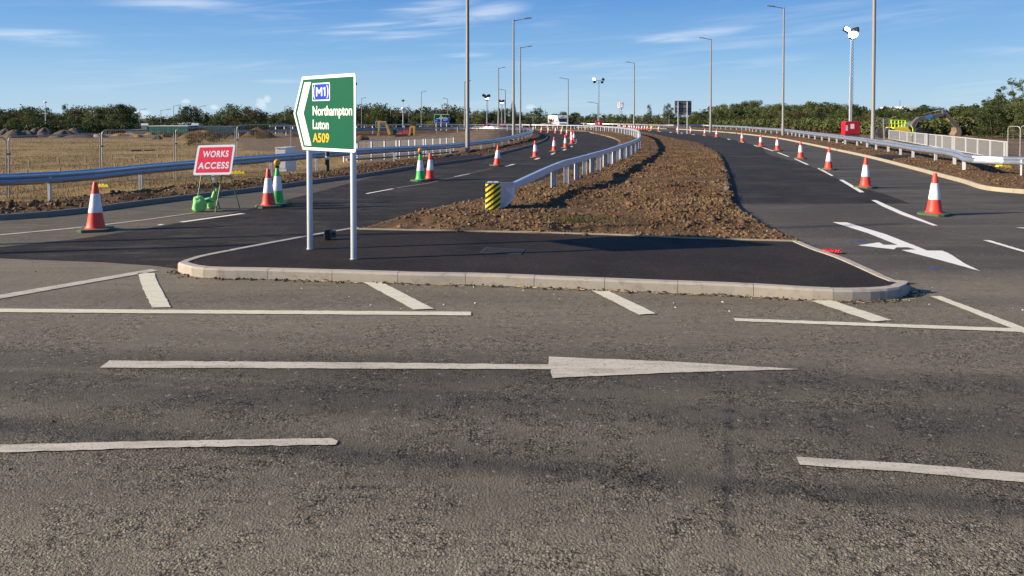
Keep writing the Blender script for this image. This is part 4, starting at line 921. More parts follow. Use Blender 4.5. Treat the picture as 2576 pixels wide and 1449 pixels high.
for k, p in enumerate(rc):
    tdup(cr, p, random.uniform(.5, 1.1), ('largest and nearest red and white cone on the right carriageway', )[0] if k == 0 else ('red and white cone on the right lane line, %s after the nearest one' if k < 10 else 'small red and white cone on the right lane line, %s after the nearest') % ORD[k - 1])
for k, (x, y) in enumerate([(1285, 1007), (1220, 1001), (1175, 1000), (1130, 1000), (1085, 1002), (1045, 999), (1005, 994), (965, 989), (932, 985), (908, 983), (857, 977), (834, 976), (770, 970), (740, 966)]):
    tdup(cr, g2(R5, x, y), random.uniform(0, 1.5), 'red and white cone in the tight far row, %s from the dark-backed sign' % ORD[k], 'tight far row of cones')
# ================================================================ LAMP COLUMNS
def gh(x, y):
    p = Vector((x, y)); dl = float(min(dist_to(np.array([x]), np.array([y]), LK)[0], dist_to(np.array([x]), np.array([y]), RK)[0]))
    s = float(sstep(np.array([dl]), 2.0, 5.5)[0]); return float(ground_h(x, y)) * s
def column(px, ytop, Y, arm, label, arm2=0, r0_=.115, r1_=.06, group=None, m=None, angle=0):
    """px: column at its base; arm: signed length in m across the view; the head height follows from ytop"""
    b = P(px, 330, Y); h = CAMH + (P(px, ytop, Y).z - CAMH); g = gh(b.x, Y) - .1; m = m or M['pole']
    t = thing('street_lamp', label, 'lamp post', (b.x, Y, g), 0, group)
    h -= g
    n = 14 if Y < 90 else 8
    MB().tube([(0, 0, -.4), (0, 0, 1.6), (0, 0, 1.65), (0, 0, h)], [r0_ * 1.08, r0_ * 1.08, r0_ * .9, r1_], n).build('column', m, t, True)
    if arm:
        s = 1 if arm > 0 else -1; L = abs(arm)
        MB().tube([(0, 0, h - .08), (s * L * .62, 0, h + .06 * L)], [.035 + r1_ * .3, .03], 8).build('arm', m, t, True)
        x0_ = s * L * .55; MB().slab([(x0_, -.13, h + .05 * L), (x0_ + s * .15, -.16, h + .06 * L - .02), (s * L, -.12, h + .09 * L), (s * L, .12, h + .09 * L), (x0_ + s * .15, .16, h + .06 * L - .02), (x0_, .13, h + .05 * L)], (0, 0, .09)).build('lantern', m, t)
    return t
gl_ = 'lamp columns along the carriageways'
column(1176.5, -170, 44, 0, 'tall grey lamp column beyond the left barrier, its top out of sight', r0_=.125, r1_=.10)
column(1292, 50, 72, 1.75, 'grey lamp column with a long arm and lantern, inside the left bend', r0_=.14, r1_=.075)
column(1309, 119, 101, 1.6, 'slim lamp column with right-pointing lantern just beyond the taller inside-bend one', r0_=.14, r1_=.075)
column(1254, 171, 136, 1.25, 'distant lamp column with right-pointing arm standing before the two small red generators', r0_=.16, r1_=.08)
column(1169, 205, 112, .9, 'thin lamp column mostly hidden behind the tallest left one', r0_=.12, r1_=.07)
column(1271, 226, 150, -1.3, 'far lamp column with left-pointing arm beside the dark conifer', r0_=.14, r1_=.08)
column(1429, 198, 160, -1.9, 'far lamp column with left-pointing arm right beside the white lorry', r0_=.16, r1_=.09)
column(1595, 158, 150, -1.8, 'far lamp column with left-pointing arm in the middle, right of the mobile phone mast', r0_=.18, r1_=.10)
column(1787.5, 98, 108, -1.75, 'lamp column with left-pointing arm beyond the right barrier, nearest the road sign back', r0_=.17, r1_=.09)
column(1969.5, 19, 86, -2.0, 'lamp column with long left-pointing lantern beyond the right barrier', r0_=.15, r1_=.085)
column(2196, -170, 54, 0, 'tallest grey lamp column right of the near lighting tower', r0_=.15, r1_=.12)
column(1060, 231, 150, 1.0, 'thin far lamp column before the wood between the diggers and the roundabout sign', r0_=.09, r1_=.06)
column(1126, 248, 165, -1.1, 'thin far lamp column rising behind the roundabout sign', r0_=.09, r1_=.06)
column(910, 247, 160, .9, 'thin far lamp column close beside the big green sign', r0_=.09, r1_=.06)
for px, yt_, a, l in [(983, 268, 0, 'bare far pole left of the camera mast'), (1029, 263, 0, 'bare far pole between camera mast and digger boom'), (954, 275, 0, 'bare far pole just behind the digger boom'), (1172, 285, 0, 'short far pole beside the base of the tallest left column'),
                      (405, 277, 2.2, 'far lamp pole over the green shed'), (437, 266, 1.6, 'far lamp pole above the right half of the green shed'), (503, 268, 1.4, 'far lamp pole before the round oak'), (352, 276, 1.5, 'far lamp pole in the gap of the tree line'),
                      (186, 287, 0, 'left one of two short poles before the dark wood'), (192, 287, 0, 'right one of two short poles before the dark wood'), (717, 268, .9, 'far lamp pole close by the tip of the green sign')]:
    column(px, yt_, 165, a, l, r0_=.07, r1_=.05)
column(1393 + 1288 * 0 + 1252, 258 + 52, 230, 0, 'faint pole far beyond the right tree line', r0_=.05, r1_=.04)
for px, yt_, Y, a, l in [(1341, 287, 180, -.6, 'short lamp pole before the wood, right of the inside-bend columns'), (1767 - 264, 259, 145, -2.0, 'curved-arm lamp pole right behind the far red lighting tower'), (1683, 296, 150, -.6, 'short pale lamp pole by the poplars'), (2464, 302, 75, -.5, 'black short lamp post right of the grey digger'), (2263, 252, 190, 0, 'flat-headed car park pole rising over the right trees')]:
    column(px, yt_, Y, a, l, r0_=.06, r1_=.05, m=M['black'] if px in (2464, 2263) else None)
t = tag(bpy.data.objects['street_lamp'], None)
# masts
def mast(px, ytop, Y, label, kind):
    b = P(px, 330, Y); g = gh(b.x, Y); h = P(px, ytop, Y).z - g; t = thing('camera_mast' if kind == 'cam' else 'weather_mast', label, 'mast', (b.x, Y, g))
    MB().tube([(0, 0, -.3), (0, 0, h)], [.12, .05], 8).build('pole', M['polew'], t, True)
    MB().lathe([(.05, h * .93), (.3, h * .95), (.33, h * .97), (.1, h)], 12).build('camera' if kind == 'cam' else 'vane', M['white'] if kind != 'cam' else M['dgrey'], t)
    MB().box(-.7, .5, -.05, .05, h * .62, h * .62 + .12).build('cross_arm', M['cab'], t)
    if kind == 'cam': MB().lathe([(.1, h * .70), (.42, h * .72), (.42, h * .755), (.15, h * .775)], 12).build('floodlight', M['white'], t)
    return t
mast(1014, 250, 150, 'pale camera mast with a round head standing before the wood behind the diggers', 'cam')
mast(115, 254, 160, 'thin mast with a small vane before the far left trees', 'vane')
# two unseen posts placed out of frame left to cast shadows on the road
for cx_, cy_, h_, l in [(-21, 9.35, 12, 'lamp column on the splitter island out of frame to the left'), (-19, 10.75, 6.5, 'short signal pole out of frame to the left')]:
    t = thing('street_lamp' if h_ > 10 else 'unseen_pole', l, 'lamp post', (cx_, cy_, 0)); MB().tube([(0, 0, -.3), (0, 0, h_)], [.09, .06], 10).build('column', M['pole'], t, True); MB().lathe([(.35, 0), (.35, .1), (.3, .12)], 16).build('base', M['conc'], t)
# ================================================================ LIGHTING TOWERS
def tower(px, Y, ybox_top, ybox_bot, wpx, yhead, label, lit=True, style=0):
    b = P(px, 330, Y); s = wpx / FPX * Y; g = gh(b.x, Y); zb_, zt_ = P(px, ybox_bot, Y).z, P(px, ybox_top, Y).z; zb_ = max(zb_, g + .25); zh = P(px, yhead, Y).z
    t = thing('lighting_tower', label, 'lighting tower', (b.x, Y, g)); w2 = s / 2; z0_, z1_ = zb_ - g, zt_ - g; zh -= g; dp = .62 * s
    MB().slab([(-w2, -dp / 2, z0_), (w2, -dp / 2, z0_), (w2, -dp / 2, z1_ * .93), (w2 * .85, -dp / 2, z1_), (-w2 * .85, -dp / 2, z1_), (-w2, -dp / 2, z1_ * .9)], (0, dp, 0)).build('generator_box', M['redgen'], t, bevel=.03)
    MB().box(-w2 * .25, w2 * .25, -dp / 2 - .01, -dp / 2 - .003, z0_ + (z1_ - z0_) * .45, z0_ + (z1_ - z0_) * .8).build('label_plate', M['white'], t)
    MB().box(-w2 * .9, -w2 * .62, -dp / 2 - .01, -dp / 2 - .003, z0_ + (z1_ - z0_) * .3, z0_ + (z1_ - z0_) * .7).build('door_panel', M['cab'], t)
    MB().box(-w2 * .45, w2 * .75, -dp / 2 - .02, -dp / 2 - .012, z0_ + .04, z0_ + .07).build('door_seam', M['black'], t)
    MB().box(-w2 * 1.05, w2 * 1.05, -dp / 2 - .05, dp / 2 + .05, z0_ - .14, z0_ - .003).build('chassis', M['dgrey'], t)
    for sx_ in (-1, 1):
        MB().lathe([(.05, -.09), (.24, -.08), (.27, -.04), (.27, .04), (.24, .08), (.05, .09)], 16).build('wheel', M['black'], t).matrix_local = Matrix.Translation((sx_ * w2 * .9, 0, .24)) @ Matrix.Rotation(pi / 2, 4, 'Y')
        MB().bar((sx_ * w2 * 1.3, -dp * .5, .02), (sx_ * w2 * .9, -dp * .3, z0_ - .05), .07).build('outrigger', M['cab'], t)
    secs = 4; zz = [z1_ - .5] + [z1_ + (zh - z1_) * k / secs for k in range(1, secs + 1)]
    for k in range(secs): r_ = .09 - .016 * k; MB().box(-r_, r_, -r_, r_, zz[k], zz[k + 1] - (.0 if k < secs - 1 else .1)).build('mast_section', M['polew'], t)
    cb_ = [(.16 + .05 * cos(i * 1.5), .05 * sin(i * 1.5), z1_ + (zh - z1_ - .2) * i / 110) for i in range(111)]
    MB().tube(cb_, .018, 4).build('coiled_cable', M['black'], t)
    if style == 0: heads = [(-.42, .22, .5, -.3, 1), (.30, .2, -.25, .2, 0), (.02, -.32, .05, -.75, 2), (-.1, -.05, .9, .2, 0)]
    else: heads = [(-.85, .25, .0, -.2, 1), (.85, .25, .5, .3, 0), (-.75, -.25, -.4, .2, 0), (.65, -.3, 0, .1, 0)]
    sc = 1.0
    MB().bar((-.9 if style else -.45, 0, zh), (.9 if style else .45, 0, zh), .07).build('cross_bar', M['dgrey'], t)
    for (hx, hz_, ry_, rx_, on_) in heads:
        hd = MB().box(-.26, .26, -.10, .12, -.19, .19).build('floodlight', M['black'], t, bevel=.02); hd.matrix_local = Matrix.Translation((hx * sc, -.1, zh + hz_)) @ Matrix.Rotation(ry_, 4, 'Y') @ Matrix.Rotation(rx_, 4, 'X')
        gl = MB().box(-.22, .22, -.115, -.104, -.15, .15).build('lens', LIT if (on_ and lit and (Y < 80 or on_ == 2 or style)) else M['glass'], hd)
        if on_ == 2 and Y < 80:
            MB().lathe([(.03, -.18), (.26, -.13), (.36, 0), (.26, .13), (.03, .18)], 16).build('glare_blob', LIT, hd).matrix_local = Matrix.Translation((0, -.2, -.05))  # glowing blob added before the lens to stand for its glare
    return t
LIT = emit('lit lens', (1, .93, .8), 14)
tower(2139, 60, 305, 339, 37, 82, 'red lighting tower with lit lamps, nearest, beyond the right barrier')
tower(1505.5, 138, 304, 321, 18, 203, 'far red lighting tower with four spread lamp heads at the middle of the median', True, 1)
tower(1224.5, 112, 313, 328, 16, 244, 'small red lighting tower before the wood, left one of the pair', True, 0)
tower(1262, 150, 310, 321, 13, 256, 'small red lighting tower partly behind a lamp column, right one of the pair', True, 0)

# ================================================================ FENCES
def heras(a, b_, h, label, group='temporary mesh fence panels', feet=True, lean=0, name='mesh_fence'):
    a, b_ = Vector(a), Vector(b_); L = (b_ - a).xy.length; t = thing(name, label, 'fence panel', a, atan2(b_.y - a.y, b_.x - a.x), group); dz = b_.z - a.z
    if lean: t.rotation_euler.x = lean
    sh = lambda x, z: (x, 0, z + dz * x / L); r_ = .021; R_ = .16
    pts = [sh(0, -.1), sh(0, h - R_)] + [sh(R_ - R_ * cos(k * pi / 8), h - R_ + R_ * sin(k * pi / 8)) for k in range(1, 5)] + [sh(L - R_ + R_ * sin(k * pi / 8), h - R_ + R_ * cos(k * pi / 8)) for k in range(0, 5)] + [sh(L, -.1)]
    MB().tube(pts, r_, 8).build('tube_frame', M['tube'], t, True)
    MB().tube([sh(0, .12), sh(L, .12)], .012, 6).build('bottom_rail', M['wire'], t, True)
    mb = MB(); n = int(L / .08)
    for k in range(1, n): x = L * k / n; mb.tube([sh(x, .12), sh(x, h - .01)], .0018, 3, False)
    for k in range(1, 8): z = .12 + (h - .12) * k / 8; mb.tube([sh(0, z), sh(L, z)], .0022, 3, False)
    o = mb.build('mesh_infill', M['wire'], t); o['kind'] = 'stuff'
    MB().box(-.05, .05, -.03, .03, h * .70, h * .70 + .05).build('clamp', M['dgrey'], t)
    return t
pts_f = [(21, 497, -.45), (255, 466.5, -.45), (441, 455, -.45), (595, 443, -.43), (735, 433, -.4)]
W_ = [G(*p) for p in pts_f]; H_ = [P(21, 345, W_[0].y).z + .45, P(255, 329, W_[1].y).z + .45, P(441, 324, W_[2].y).z + .45, P(595, 316, W_[3].y).z + .43, P(735, 311, W_[4].y).z + .4]
W0 = G(-210, 505, -.45)
names = ['mesh fence panel cut by the frame edge, behind the left barrier', 'widest mesh fence panel before the gravel heaps', 'mesh fence panel behind the works board, left half', 'mesh fence panel behind the works board, right half', 'mesh fence panel running behind the tip of the green sign']
allp = [W0] + W_
for k in range(5):
    a, b_ = allp[k], allp[k + 1]; dd_ = (b_ - a).normalized() * .045
    heras(a + dd_, b_ - dd_, H_[max(0, k - 1)] + (.02 if k else 0), names[k])
yb_mesh = []
def foot_block(p, label, s=1.0):
    t = thing('weight_block', label, 'fence foot', p, random.uniform(-.3, .3)); mb = MB()
    prof = [(-.36, 0), (-.36, .09), (-.28, .16), (-.19, .11), (-.10, .20), (.0, .14), (.09, .21), (.18, .13), (.27, .17), (.36, .08), (.36, 0)]
    MB().slab([(x * s, -.12 * s, z * s) for x, z in prof], (0, .24 * s, 0)).build('block', M['yel'], t, bevel=.01)
    MB().lathe([(.03 * s, .1 * s), (.03 * s, .19 * s), (.02 * s, .19 * s)], 10).build('socket', M['black'], t)
    return t
c = P(262, 468, 24.0); foot_block((c.x + .58, 22.9, P(262, 471, 22.9).z), 'yellow plastic foot under the mesh fence, beside the lone cone', .6)
c = P(607, 433, 27.5); foot_block((c.x + .25, 26.6, P(607, 438, 26.6).z), 'yellow plastic foot under the mesh fence, right of the works board', .68)
c = g2(R8, 2160, 850, .0); foot_block((c.x, c.y, .12), 'yellow foot with a green end behind the right barrier', .8)
# right side panels
for x0_, x1_, yy, hh, l in [(2215, 2365, 37, 0, 'tall mesh panel at the far right edge of the walkway fence'), (2370, 2560, 36.5, 0, 'tall mesh panel cut by the right frame edge')]:
    a, b_ = P(*R7(x0_, 1700), yy), P(*R7(x1_, 1700), yy - .6); zt_ = P(*R7(x0_, 1285 if x0_ < 2300 else 1278), yy).z; a.z = b_.z = 0; heras(a, b_, zt_, l)
for x0_, x1_, yy, l in [(598, 708, 66, 'leaning mesh panel just right of the tallest lamp column'), (700, 775, 67, 'leaning mesh panel against its neighbour by the walkway fence')]:
    a, b_ = P(*R7(x0_, 1450), yy), P(*R7(x1_, 1450), yy); a.z = b_.z = .1; t = heras(a, b_, P(*R7(x0_, 1180), yy).z - .1, l, lean=0)
    t.rotation_euler.y = .0; t.rotation_euler.x = -.10

def ped(a, b_, h, label, group, nb=None, y0_=.12, foot=True):
    a, b_ = Vector(a), Vector(b_); L = (b_ - a).xy.length; t = thing('pedestrian_barrier', label, 'guard rail', a, atan2(b_.y - a.y, b_.x - a.x), group); dz = b_.z - a.z; s = lambda x, z: (x, 0, z + dz * x / L)
    for x in (.03, L - .03): MB().bar(s(x, -.15), s(x, h), .06, .06).build('post', M['galvp'], t)
    MB().bar(s(.061, h - .02), s(L - .061, h - .02), .045, .045).build('top_rail', M['galvp'], t); MB().bar(s(.061, .13), s(L - .061, .13), .045, .045).build('bottom_rail', M['galvp'], t)
    mb = MB(); n = max(3, int(L / .11))
    for k in range(1, n): x = .06 + (L - .12) * k / n; mb.bar(s(x, .155), s(x, h - .045), .011, .011)
    o = mb.build('bars', M['bars'], t); o['kind'] = 'stuff'; return t
xs = [(1940, 52.9), (1815, 51.8), (1700, 50.9), (1570, 50.0), (1440, 49.2), (1395, 48.9), (1245, 48.0), (1135, 47.4), (965, 46.5), (905, 46.2), (690, 45.2), (455, 44.2), (200, 43.2), (-60, 42.3)]
q = []
for x, Y in xs: p = P(*R3(x, 1200), Y); p.z = -.20; q.append(p)
for k in range(len(q) - 1):
    ped(q[k + 1], q[k], 1.04, 'grey walkway guard rail beyond the left barrier, %s panel from the lamp column end' % ORD[k], 'guard rail panels beyond the left barrier')
mb = MB()
off = Vector((.35, -.75, 0))
for k in range(len(q) - 1): mb.bar(q[k] + off + Vector((0, 0, .03)), q[k + 1] + off + Vector((0, 0, .03)), .14, .12)
o = mb.build('walkway_edging', M['conc2']); tag(o, 'pale concrete edging along the walkway beyond the left barrier', 'edging')
xr = [(760, 72), (893, 67.2), (985, 63.4), (1085, 60), (1205, 56.2), (1225, 55.6), (1340, 52.4), (1415, 50.6), (1540, 47.6), (1565, 47.0), (1705, 44.2), (1850, 41.6), (2005, 39.2), (2180, 36.8), (2210, 36.4)]
q = []
for x, Y in xr:
    p = P(*R8(x, 400), Y); p.z = 0.0; q.append(p)
for k in range(len(q) - 1):
    yy_ = np.interp(xr[k][0], [760, 2210], [350, 492]); h = P(*R8(xr[k][0], yy_), xr[k][1]).z
    ped(q[k], q[k + 1], h, 'grey walkway guard rail beyond the right barrier, %s panel from the tall lamp column' % ORD[k], 'guard rail panels beyond the right barrier')
mb = MB(); off = Vector((-1.1, -.5, 0))
for k in range(len(q) - 1): mb.bar(q[k] + off + Vector((0, 0, .06)), q[k + 1] + off + Vector((0, 0, .06)), .16, .14)
tag(mb.build('walkway_edging', M['conc2']), 'pale concrete edging along the walkway beyond the right barrier', 'edging')
CROSS = []
# crossing strips of tarmac through the verges
def cross(name, px, z, m):
    KP = (LK, offset_path(LK, .09)) if name.endswith('left') else (RK, offset_path(RK, -.14)); pts = []
    for x, y in px:
        p = G(x, y, z); i_ = idx(KP[0], p); n_ = Vector(KP[1][i_]) - Vector(KP[0][i_]); n_.z = 0; d_ = Vector((p.x - KP[0][i_][0], p.y - KP[0][i_][1], 0)).dot(n_.normalized())
        if d_ < n_.length: p = Vector((KP[1][i_][0], KP[1][i_][1], z))
        pts.append(p)
    poly = [tuple(G(x, y, z)[:2]) for x, y in px]; cx_ = sum(p[0] for p in poly) / len(poly); cy_ = sum(p[1] for p in poly) / len(poly); big = [(cx_ + (p[0] - cx_) * 1.12, cy_ + (p[1] - cy_) * 1.12) for p in poly]; CROSS.append(big)
    for q_ in (vl, vr):
        A = np.empty(len(q_.data.vertices) * 3, np.float32); q_.data.vertices.foreach_get('co', A); A = A.reshape(-1, 3); k_ = inside(A[:, 0], A[:, 1], big); A[k_, 2] = np.minimum(A[k_, 2], z - .03); q_.data.vertices.foreach_set('co', A.ravel()); q_.data.update()
    o = MB().slab([Vector(p) for p in pts], (0, 0, -.12)).build(name, m); o['kind'] = 'structure'; return o
cross('crossing_path', [R8(490, 662), R8(700, 650), R8(1080, 660), R8(1160, 668), R8(920, 700), R8(700, 712)], .135, M['footway'])
cross('crossing_path_left', [(1075, 404), (1150, 392), (1210, 389), (1225, 391.5), (1160, 400), (1090, 412)], .13, M['footway'])

# stock fence in the field: two rows of stakes with wires
def stock(pts, hts, label):
    t = thing('stake_fence', label, 'fence', (0, 0, 0)); tops = []
    for (x, yb_), hh in zip(pts, hts):
        p = G(*(R1(x, yb_)), -.47); h = hh / 2.415 / 1.4907 * p.y / FPX; p.z = -.6
        MB().bar(p, p + Vector((random.gauss(0, .02), 0, h + .13)), .08).build('stake', M['wood'], t); tops.append(p + Vector((0, 0, h)))
    mb = MB()
    for i in range(len(tops) - 1):
        for dz in (-.05, -.35): mb.tube([tops[i] + Vector((0, 0, dz)), tops[i + 1] + Vector((0, 0, dz))], .008, 3, False)
    mb.build('wire', M['wire'], t)
stock([(20, 880), (250, 868), (542, 845), (812, 822), (1040, 805), (1262, 790), (1457, 770), (1650, 752), (1850, 735), (2050, 722)], [55, 52, 50, 46, 50, 40, 38, 35, 33, 30], 'near row of short wooden stakes with wire in the dry field')
stock([(-60, 810), (262, 790), (535, 765), (775, 755), (1012, 725), (1222, 730), (1428, 712), (2275, 710), (2375, 695)], [60, 65, 62, 58, 48, 52, 45, 40, 45], 'far row of short wooden stakes with wire in the dry field')

# ================================================================ SMALL STREET FURNITURE
c = P(713, 428, 31.5); t = thing('utility_cabinet', 'grey upright utility cabinet behind the left barrier near the green sign', 'cabinet', (c.x, 31.5, P(713, 431, 31.5).z))
hh = P(713, 372, 31.5).z - t.location.z; w_ = .36
MB().slab([(-w_ * .95, 0, 0), (w_ * .35, 0, 0), (w_ * .35, 0, hh * .985), (-w_ * .95, 0, hh * .985)], (.25, .6, 0)).build('body', M['cab'], t); MB().slab([(-w_, -.03, hh * .985), (w_ * .4, -.03, hh * .985), (w_ * .4 + .26, .66, hh * .985), (-w_ + .26, .66, hh * .985)], (0, 0, .04)).build('roof', M['cab'], t)
MB().box(-w_ * .8, w_ * .25, -.012, -.003, .12, hh * .92).build('door', M['cab'], t)
c = P(*mk(900, 200, 2.683)(878, 1150), 31); b_ = thing('bollard', 'short black marker bollard behind the left barrier', 'bollard', (c.x, 31, -.1)); MB().lathe([(.09, -.2), (.09, .85), (.06, .9)], 12).build('post', M['black'], b_, True); MB().lathe([(.093, .55), (.093, .68)], 12).build('band', M['cab'], b_)

# roundabout map sign (far), seen from the front
def roadside(px0, px1, py0, py1, Y, label, legs, face, back=False):
    a, b_ = P(px0, py0, Y), P(px1, py1, Y); g = gh((a.x + b_.x) / 2, Y); t = thing('map_sign' if not back else 'road_sign', label, 'road sign', ((a.x + b_.x) / 2, Y, g)); w_, h0, h1 = (b_.x - a.x), b_.z - g, a.z - g
    for lx in legs: MB().tube([((lx - .5) * w_, .07, -.3), ((lx - .5) * w_, .07, h1 - .1)], .07 * (1 if Y < 120 else 1.3), 8).build('post', M['polew'], t, True)
    return t, w_, h0, h1
Y = 125
t, w_, h0, h1 = roadside(1092, 1130, 287.5, 309.3, Y, 'green roundabout map sign with blue panels on three posts', (.14, .46, .83), None)
MB().box(-w_ / 2, w_ / 2, -.02, 0, h0, h1).build('sign_plate', M['white'], t); MB().box(-w_ / 2 + .05, w_ / 2 - .05, -.03, -.021, h0 + .05, h1 - .05).build('sign_face', M['green'], t)
hh = h1 - h0
MB().box(-w_ * .46, -w_ * .13, -.036, -.031, h0 + .07, h0 + hh * .40).build('blue_panel', M['bluep'], t); MB().box(w_ * .06, w_ * .46, -.036, -.031, h0 + .07, h0 + hh * .60).build('blue_panel', M['bluep'], t)
cx, cz = -.04 * w_, h0 + hh * .58; rg = MB()
for k in range(16):
    a0, a1 = 2 * pi * k / 16, 2 * pi * (k + 1) / 16; rg.add([(cx + r_ * cos(a_), -.04, cz + r_ * sin(a_)) for r_, a_ in ((.13, a0), (.25, a0), (.25, a1), (.13, a1))], [(0, 1, 2, 3)])
rg.build('roundabout_symbol', M['white'], t)
MB().box(cx - .05, cx + .05, -.042, -.0375, h0 + .02, cz - .2).box(cx - .04, cx + .04, -.042, -.0375, cz + .2, h1 - .18).box(cx + .2, w_ * .34, -.042, -.0375, cz - .02, cz + .05).box(-w_ * .36, cx - .2, -.042, -.0375, cz - .16, cz - .09).build('route_arms', M['white'], t)
MB().slab([(cx - .12, -.042, h1 - .2), (cx + .12, -.042, h1 - .2), (cx, -.042, h1 - .06)], (0, .004, 0)).build('arrow_head', M['white'], t)
for zz_ in (.52, .44, .33, .25): MB().box(w_ * .09, w_ * (.42 if zz_ != .25 else .3), -.040, -.0365, h0 + hh * zz_, h0 + hh * (zz_ + .035)).build('place_names', M['cab'], t)
for zz_ in (.30, .20): MB().box(-w_ * .43, -w_ * .28, -.040, -.0365, h0 + hh * zz_, h0 + hh * (zz_ + .035)).build('place_names', M['cab'], t)
# second sign behind the digger
t, w_, h0, h1 = roadside(945, 972, 305, 320.5, 140, 'green and blue road sign partly hidden behind the digger boom', (.2, .8), None)
MB().box(-w_ / 2, w_ / 2, -.02, 0, h0, h1).build('sign_plate', M['white'], t); MB().box(-w_ / 2 + .05, w_ / 2 - .05, -.03, -.021, h0 + .05, h1 - .05).build('sign_face', M['green'], t); MB().box(-w_ * .45, 0, -.036, -.031, h0 + (h1 - h0) * .4, h1 - .1).build('blue_panel', M['bluep'], t)
# sign seen from behind
t, w_, h0, h1 = roadside(1698, 1740, 253.5, 290, 100, 'grey back of a big road sign on two posts beyond the right barrier', (.2, .745), None, True)
for k in range(4):
    z0_ = h0 + (h1 - h0) * k / 4; MB().box(-w_ / 2, w_ / 2, 0.15, .18, z0_ + .01, z0_ + (h1 - h0) / 4 - .01).build('back_panel', M['dgrey'] if k % 2 else M['pole'], t)
for k in range(5): z0_ = h0 + (h1 - h0) * k / 4; MB().box(-w_ / 2, w_ / 2, .10, .148, z0_ - .02, z0_ + .02).build('rail', M['black'] if 0 < k < 4 else M['cab'], t)
# dark warning sign at the head of the far cone row
c = g2(R5, 1292, 985); t = thing('warning_sign', 'round black-backed temporary sign with yellow base at the head of the far cone row', 'temporary sign', c); s = c.y / FPX / 4.391 / 1.49
MB().lathe([(38 * s, -.03), (40 * s, 0), (38 * s, .03)], 8).build('sign_plate', M['black'], t).matrix_local = Matrix.Translation((0, 0, 120 * s)) @ Matrix.Rotation(pi / 2, 4, 'X') @ Matrix.Rotation(pi / 8, 4, 'Z')
MB().bar((-25 * s, 0, 0), (-6 * s, 0, 90 * s), .06).build('leg', M['neon'], t); MB().bar((25 * s, 0, 0), (6 * s, 0, 90 * s), .06).build('leg', M['neon'], t); MB().box(-32 * s, 32 * s, -.02, .02, 50 * s, 85 * s).build('yellow_panel', M['yel'], t); MB().box(-6 * s, 6 * s, -.05, -.035, 118 * s, 128 * s).build('maker_plate', M['cab'], t)

# phone mast
Y = 330; c = P(1561, 290, Y); t = thing('phone_mast', 'distant red and white lattice phone mast above the tree line', 'mast', (c.x, Y, -1)); h = P(1561, 258, Y).z + 1; w_ = .62
for sx_ in (-1, 1):
    for sy_ in (-1, 1): MB().bar((sx_ * w_, sy_ * w_, 0), (sx_ * w_ * .8, sy_ * w_ * .8, h * .93), .17).build('leg', M['cab'], t)
mb = MB(); n = 9
for k in range(n):
    z0_, z1_ = h * .93 * k / n, h * .93 * (k + 1) / n; mb.bar((-w_, -w_, z0_), (w_, -w_, z1_), .1).bar((w_, -w_, z0_), (-w_, -w_, z1_), .1)
mb.build('lattice', M['galvp'], t)
for k in range(6): a = 2 * pi * k / 6; MB().box(-.18, .18, -.1, .1, 0, 2.2).build('antenna', M['white'] if k % 2 else M['galvp'], t).matrix_local = Matrix.Translation((1.25 * cos(a), 1.25 * sin(a), h * .80)) @ Matrix.Rotation(a + pi / 2, 4, 'Z')
MB().lathe([(1.4, h * .76), (1.4, h * .78)], 10).build('platform', M['galvp'], t); MB().lathe([(1.3, h * .98), (1.3, h)], 10).build('top_ring', M['redp'], t)

# ================================================================ VEHICLES AND PLANT
# white box lorry coming towards the camera
Y = 166; c = P(1414, 300, Y); t = thing('box_lorry', 'white box lorry with red and blue logo on its side, coming round the bend', 'lorry', (c.x, Y, 0), radians(13))
wd, ln = 2.35, 6.6; bz = P(1407, 290.5, Y).z
MB().box(-wd / 2, wd / 2, 1.0, 1.0 + ln, .75, bz).build('cargo_box', M['whitew'], t, bevel=.04)
MB().slab([(-wd / 2 + .05, 1.0, bz - .62), (-wd / 2 + .05, -.1, bz - .75), (-wd / 2 + .05, -.25, bz - .55), (-wd / 2 + .05, .0, bz - .02), (-wd / 2 + .05, 1.0, bz)], (wd - .1, 0, 0)).build('luton_head', M['whitew'], t, bevel=.04)
MB().slab([(-.98, .99, .45), (-.98, -.75, .45), (-.98, -.95, .8), (-.98, -.85, 1.05), (-.98, -.35, 1.22), (-.98, .15, 1.95), (-.98, .99, 1.98)], (1.96, 0, 0)).build('cab', M['whitew'], t, bevel=.05)
MB().slab([(-.86, -.40, 1.27), (.86, -.40, 1.27), (.80, .06, 1.90), (-.80, .06, 1.90)], (0, -.03, .02)).build('windscreen', M['glass'], t)
MB().box(-.7, .7, -.985, -.955, .55, .78).build('grille', M['black'], t)
MB().lathe([(.05, 0), (.09, .01), (.02, .02)], 8).build('badge', M['dgrey'], t).matrix_local = Matrix.Translation((0, -.93, .9)) @ Matrix.Rotation(pi / 2, 4, 'X')
for sx_ in (-1, 1):
    MB().box(sx_ * .92 - .12, sx_ * .92 + .06, -.90, -.84, .82, .98).build('headlight', M['cab'], t); MB().box(sx_ * 1.15 - .1, sx_ * 1.15 + .1, -.1, .02, 1.25, 1.6).build('mirror', M['black'], t)
    for yy_ in (-.1, 5.4):
        wl = MB().lathe([(.08, -.12), (.34, -.11), (.36, -.05), (.36, .05), (.34, .11), (.08, .12)], 18).build('wheel', M['black'], t); wl.matrix_local = Matrix.Translation((sx_ * .92, yy_, .36)) @ Matrix.Rotation(pi / 2, 4, 'Y')
sl = Matrix.Identity(4)
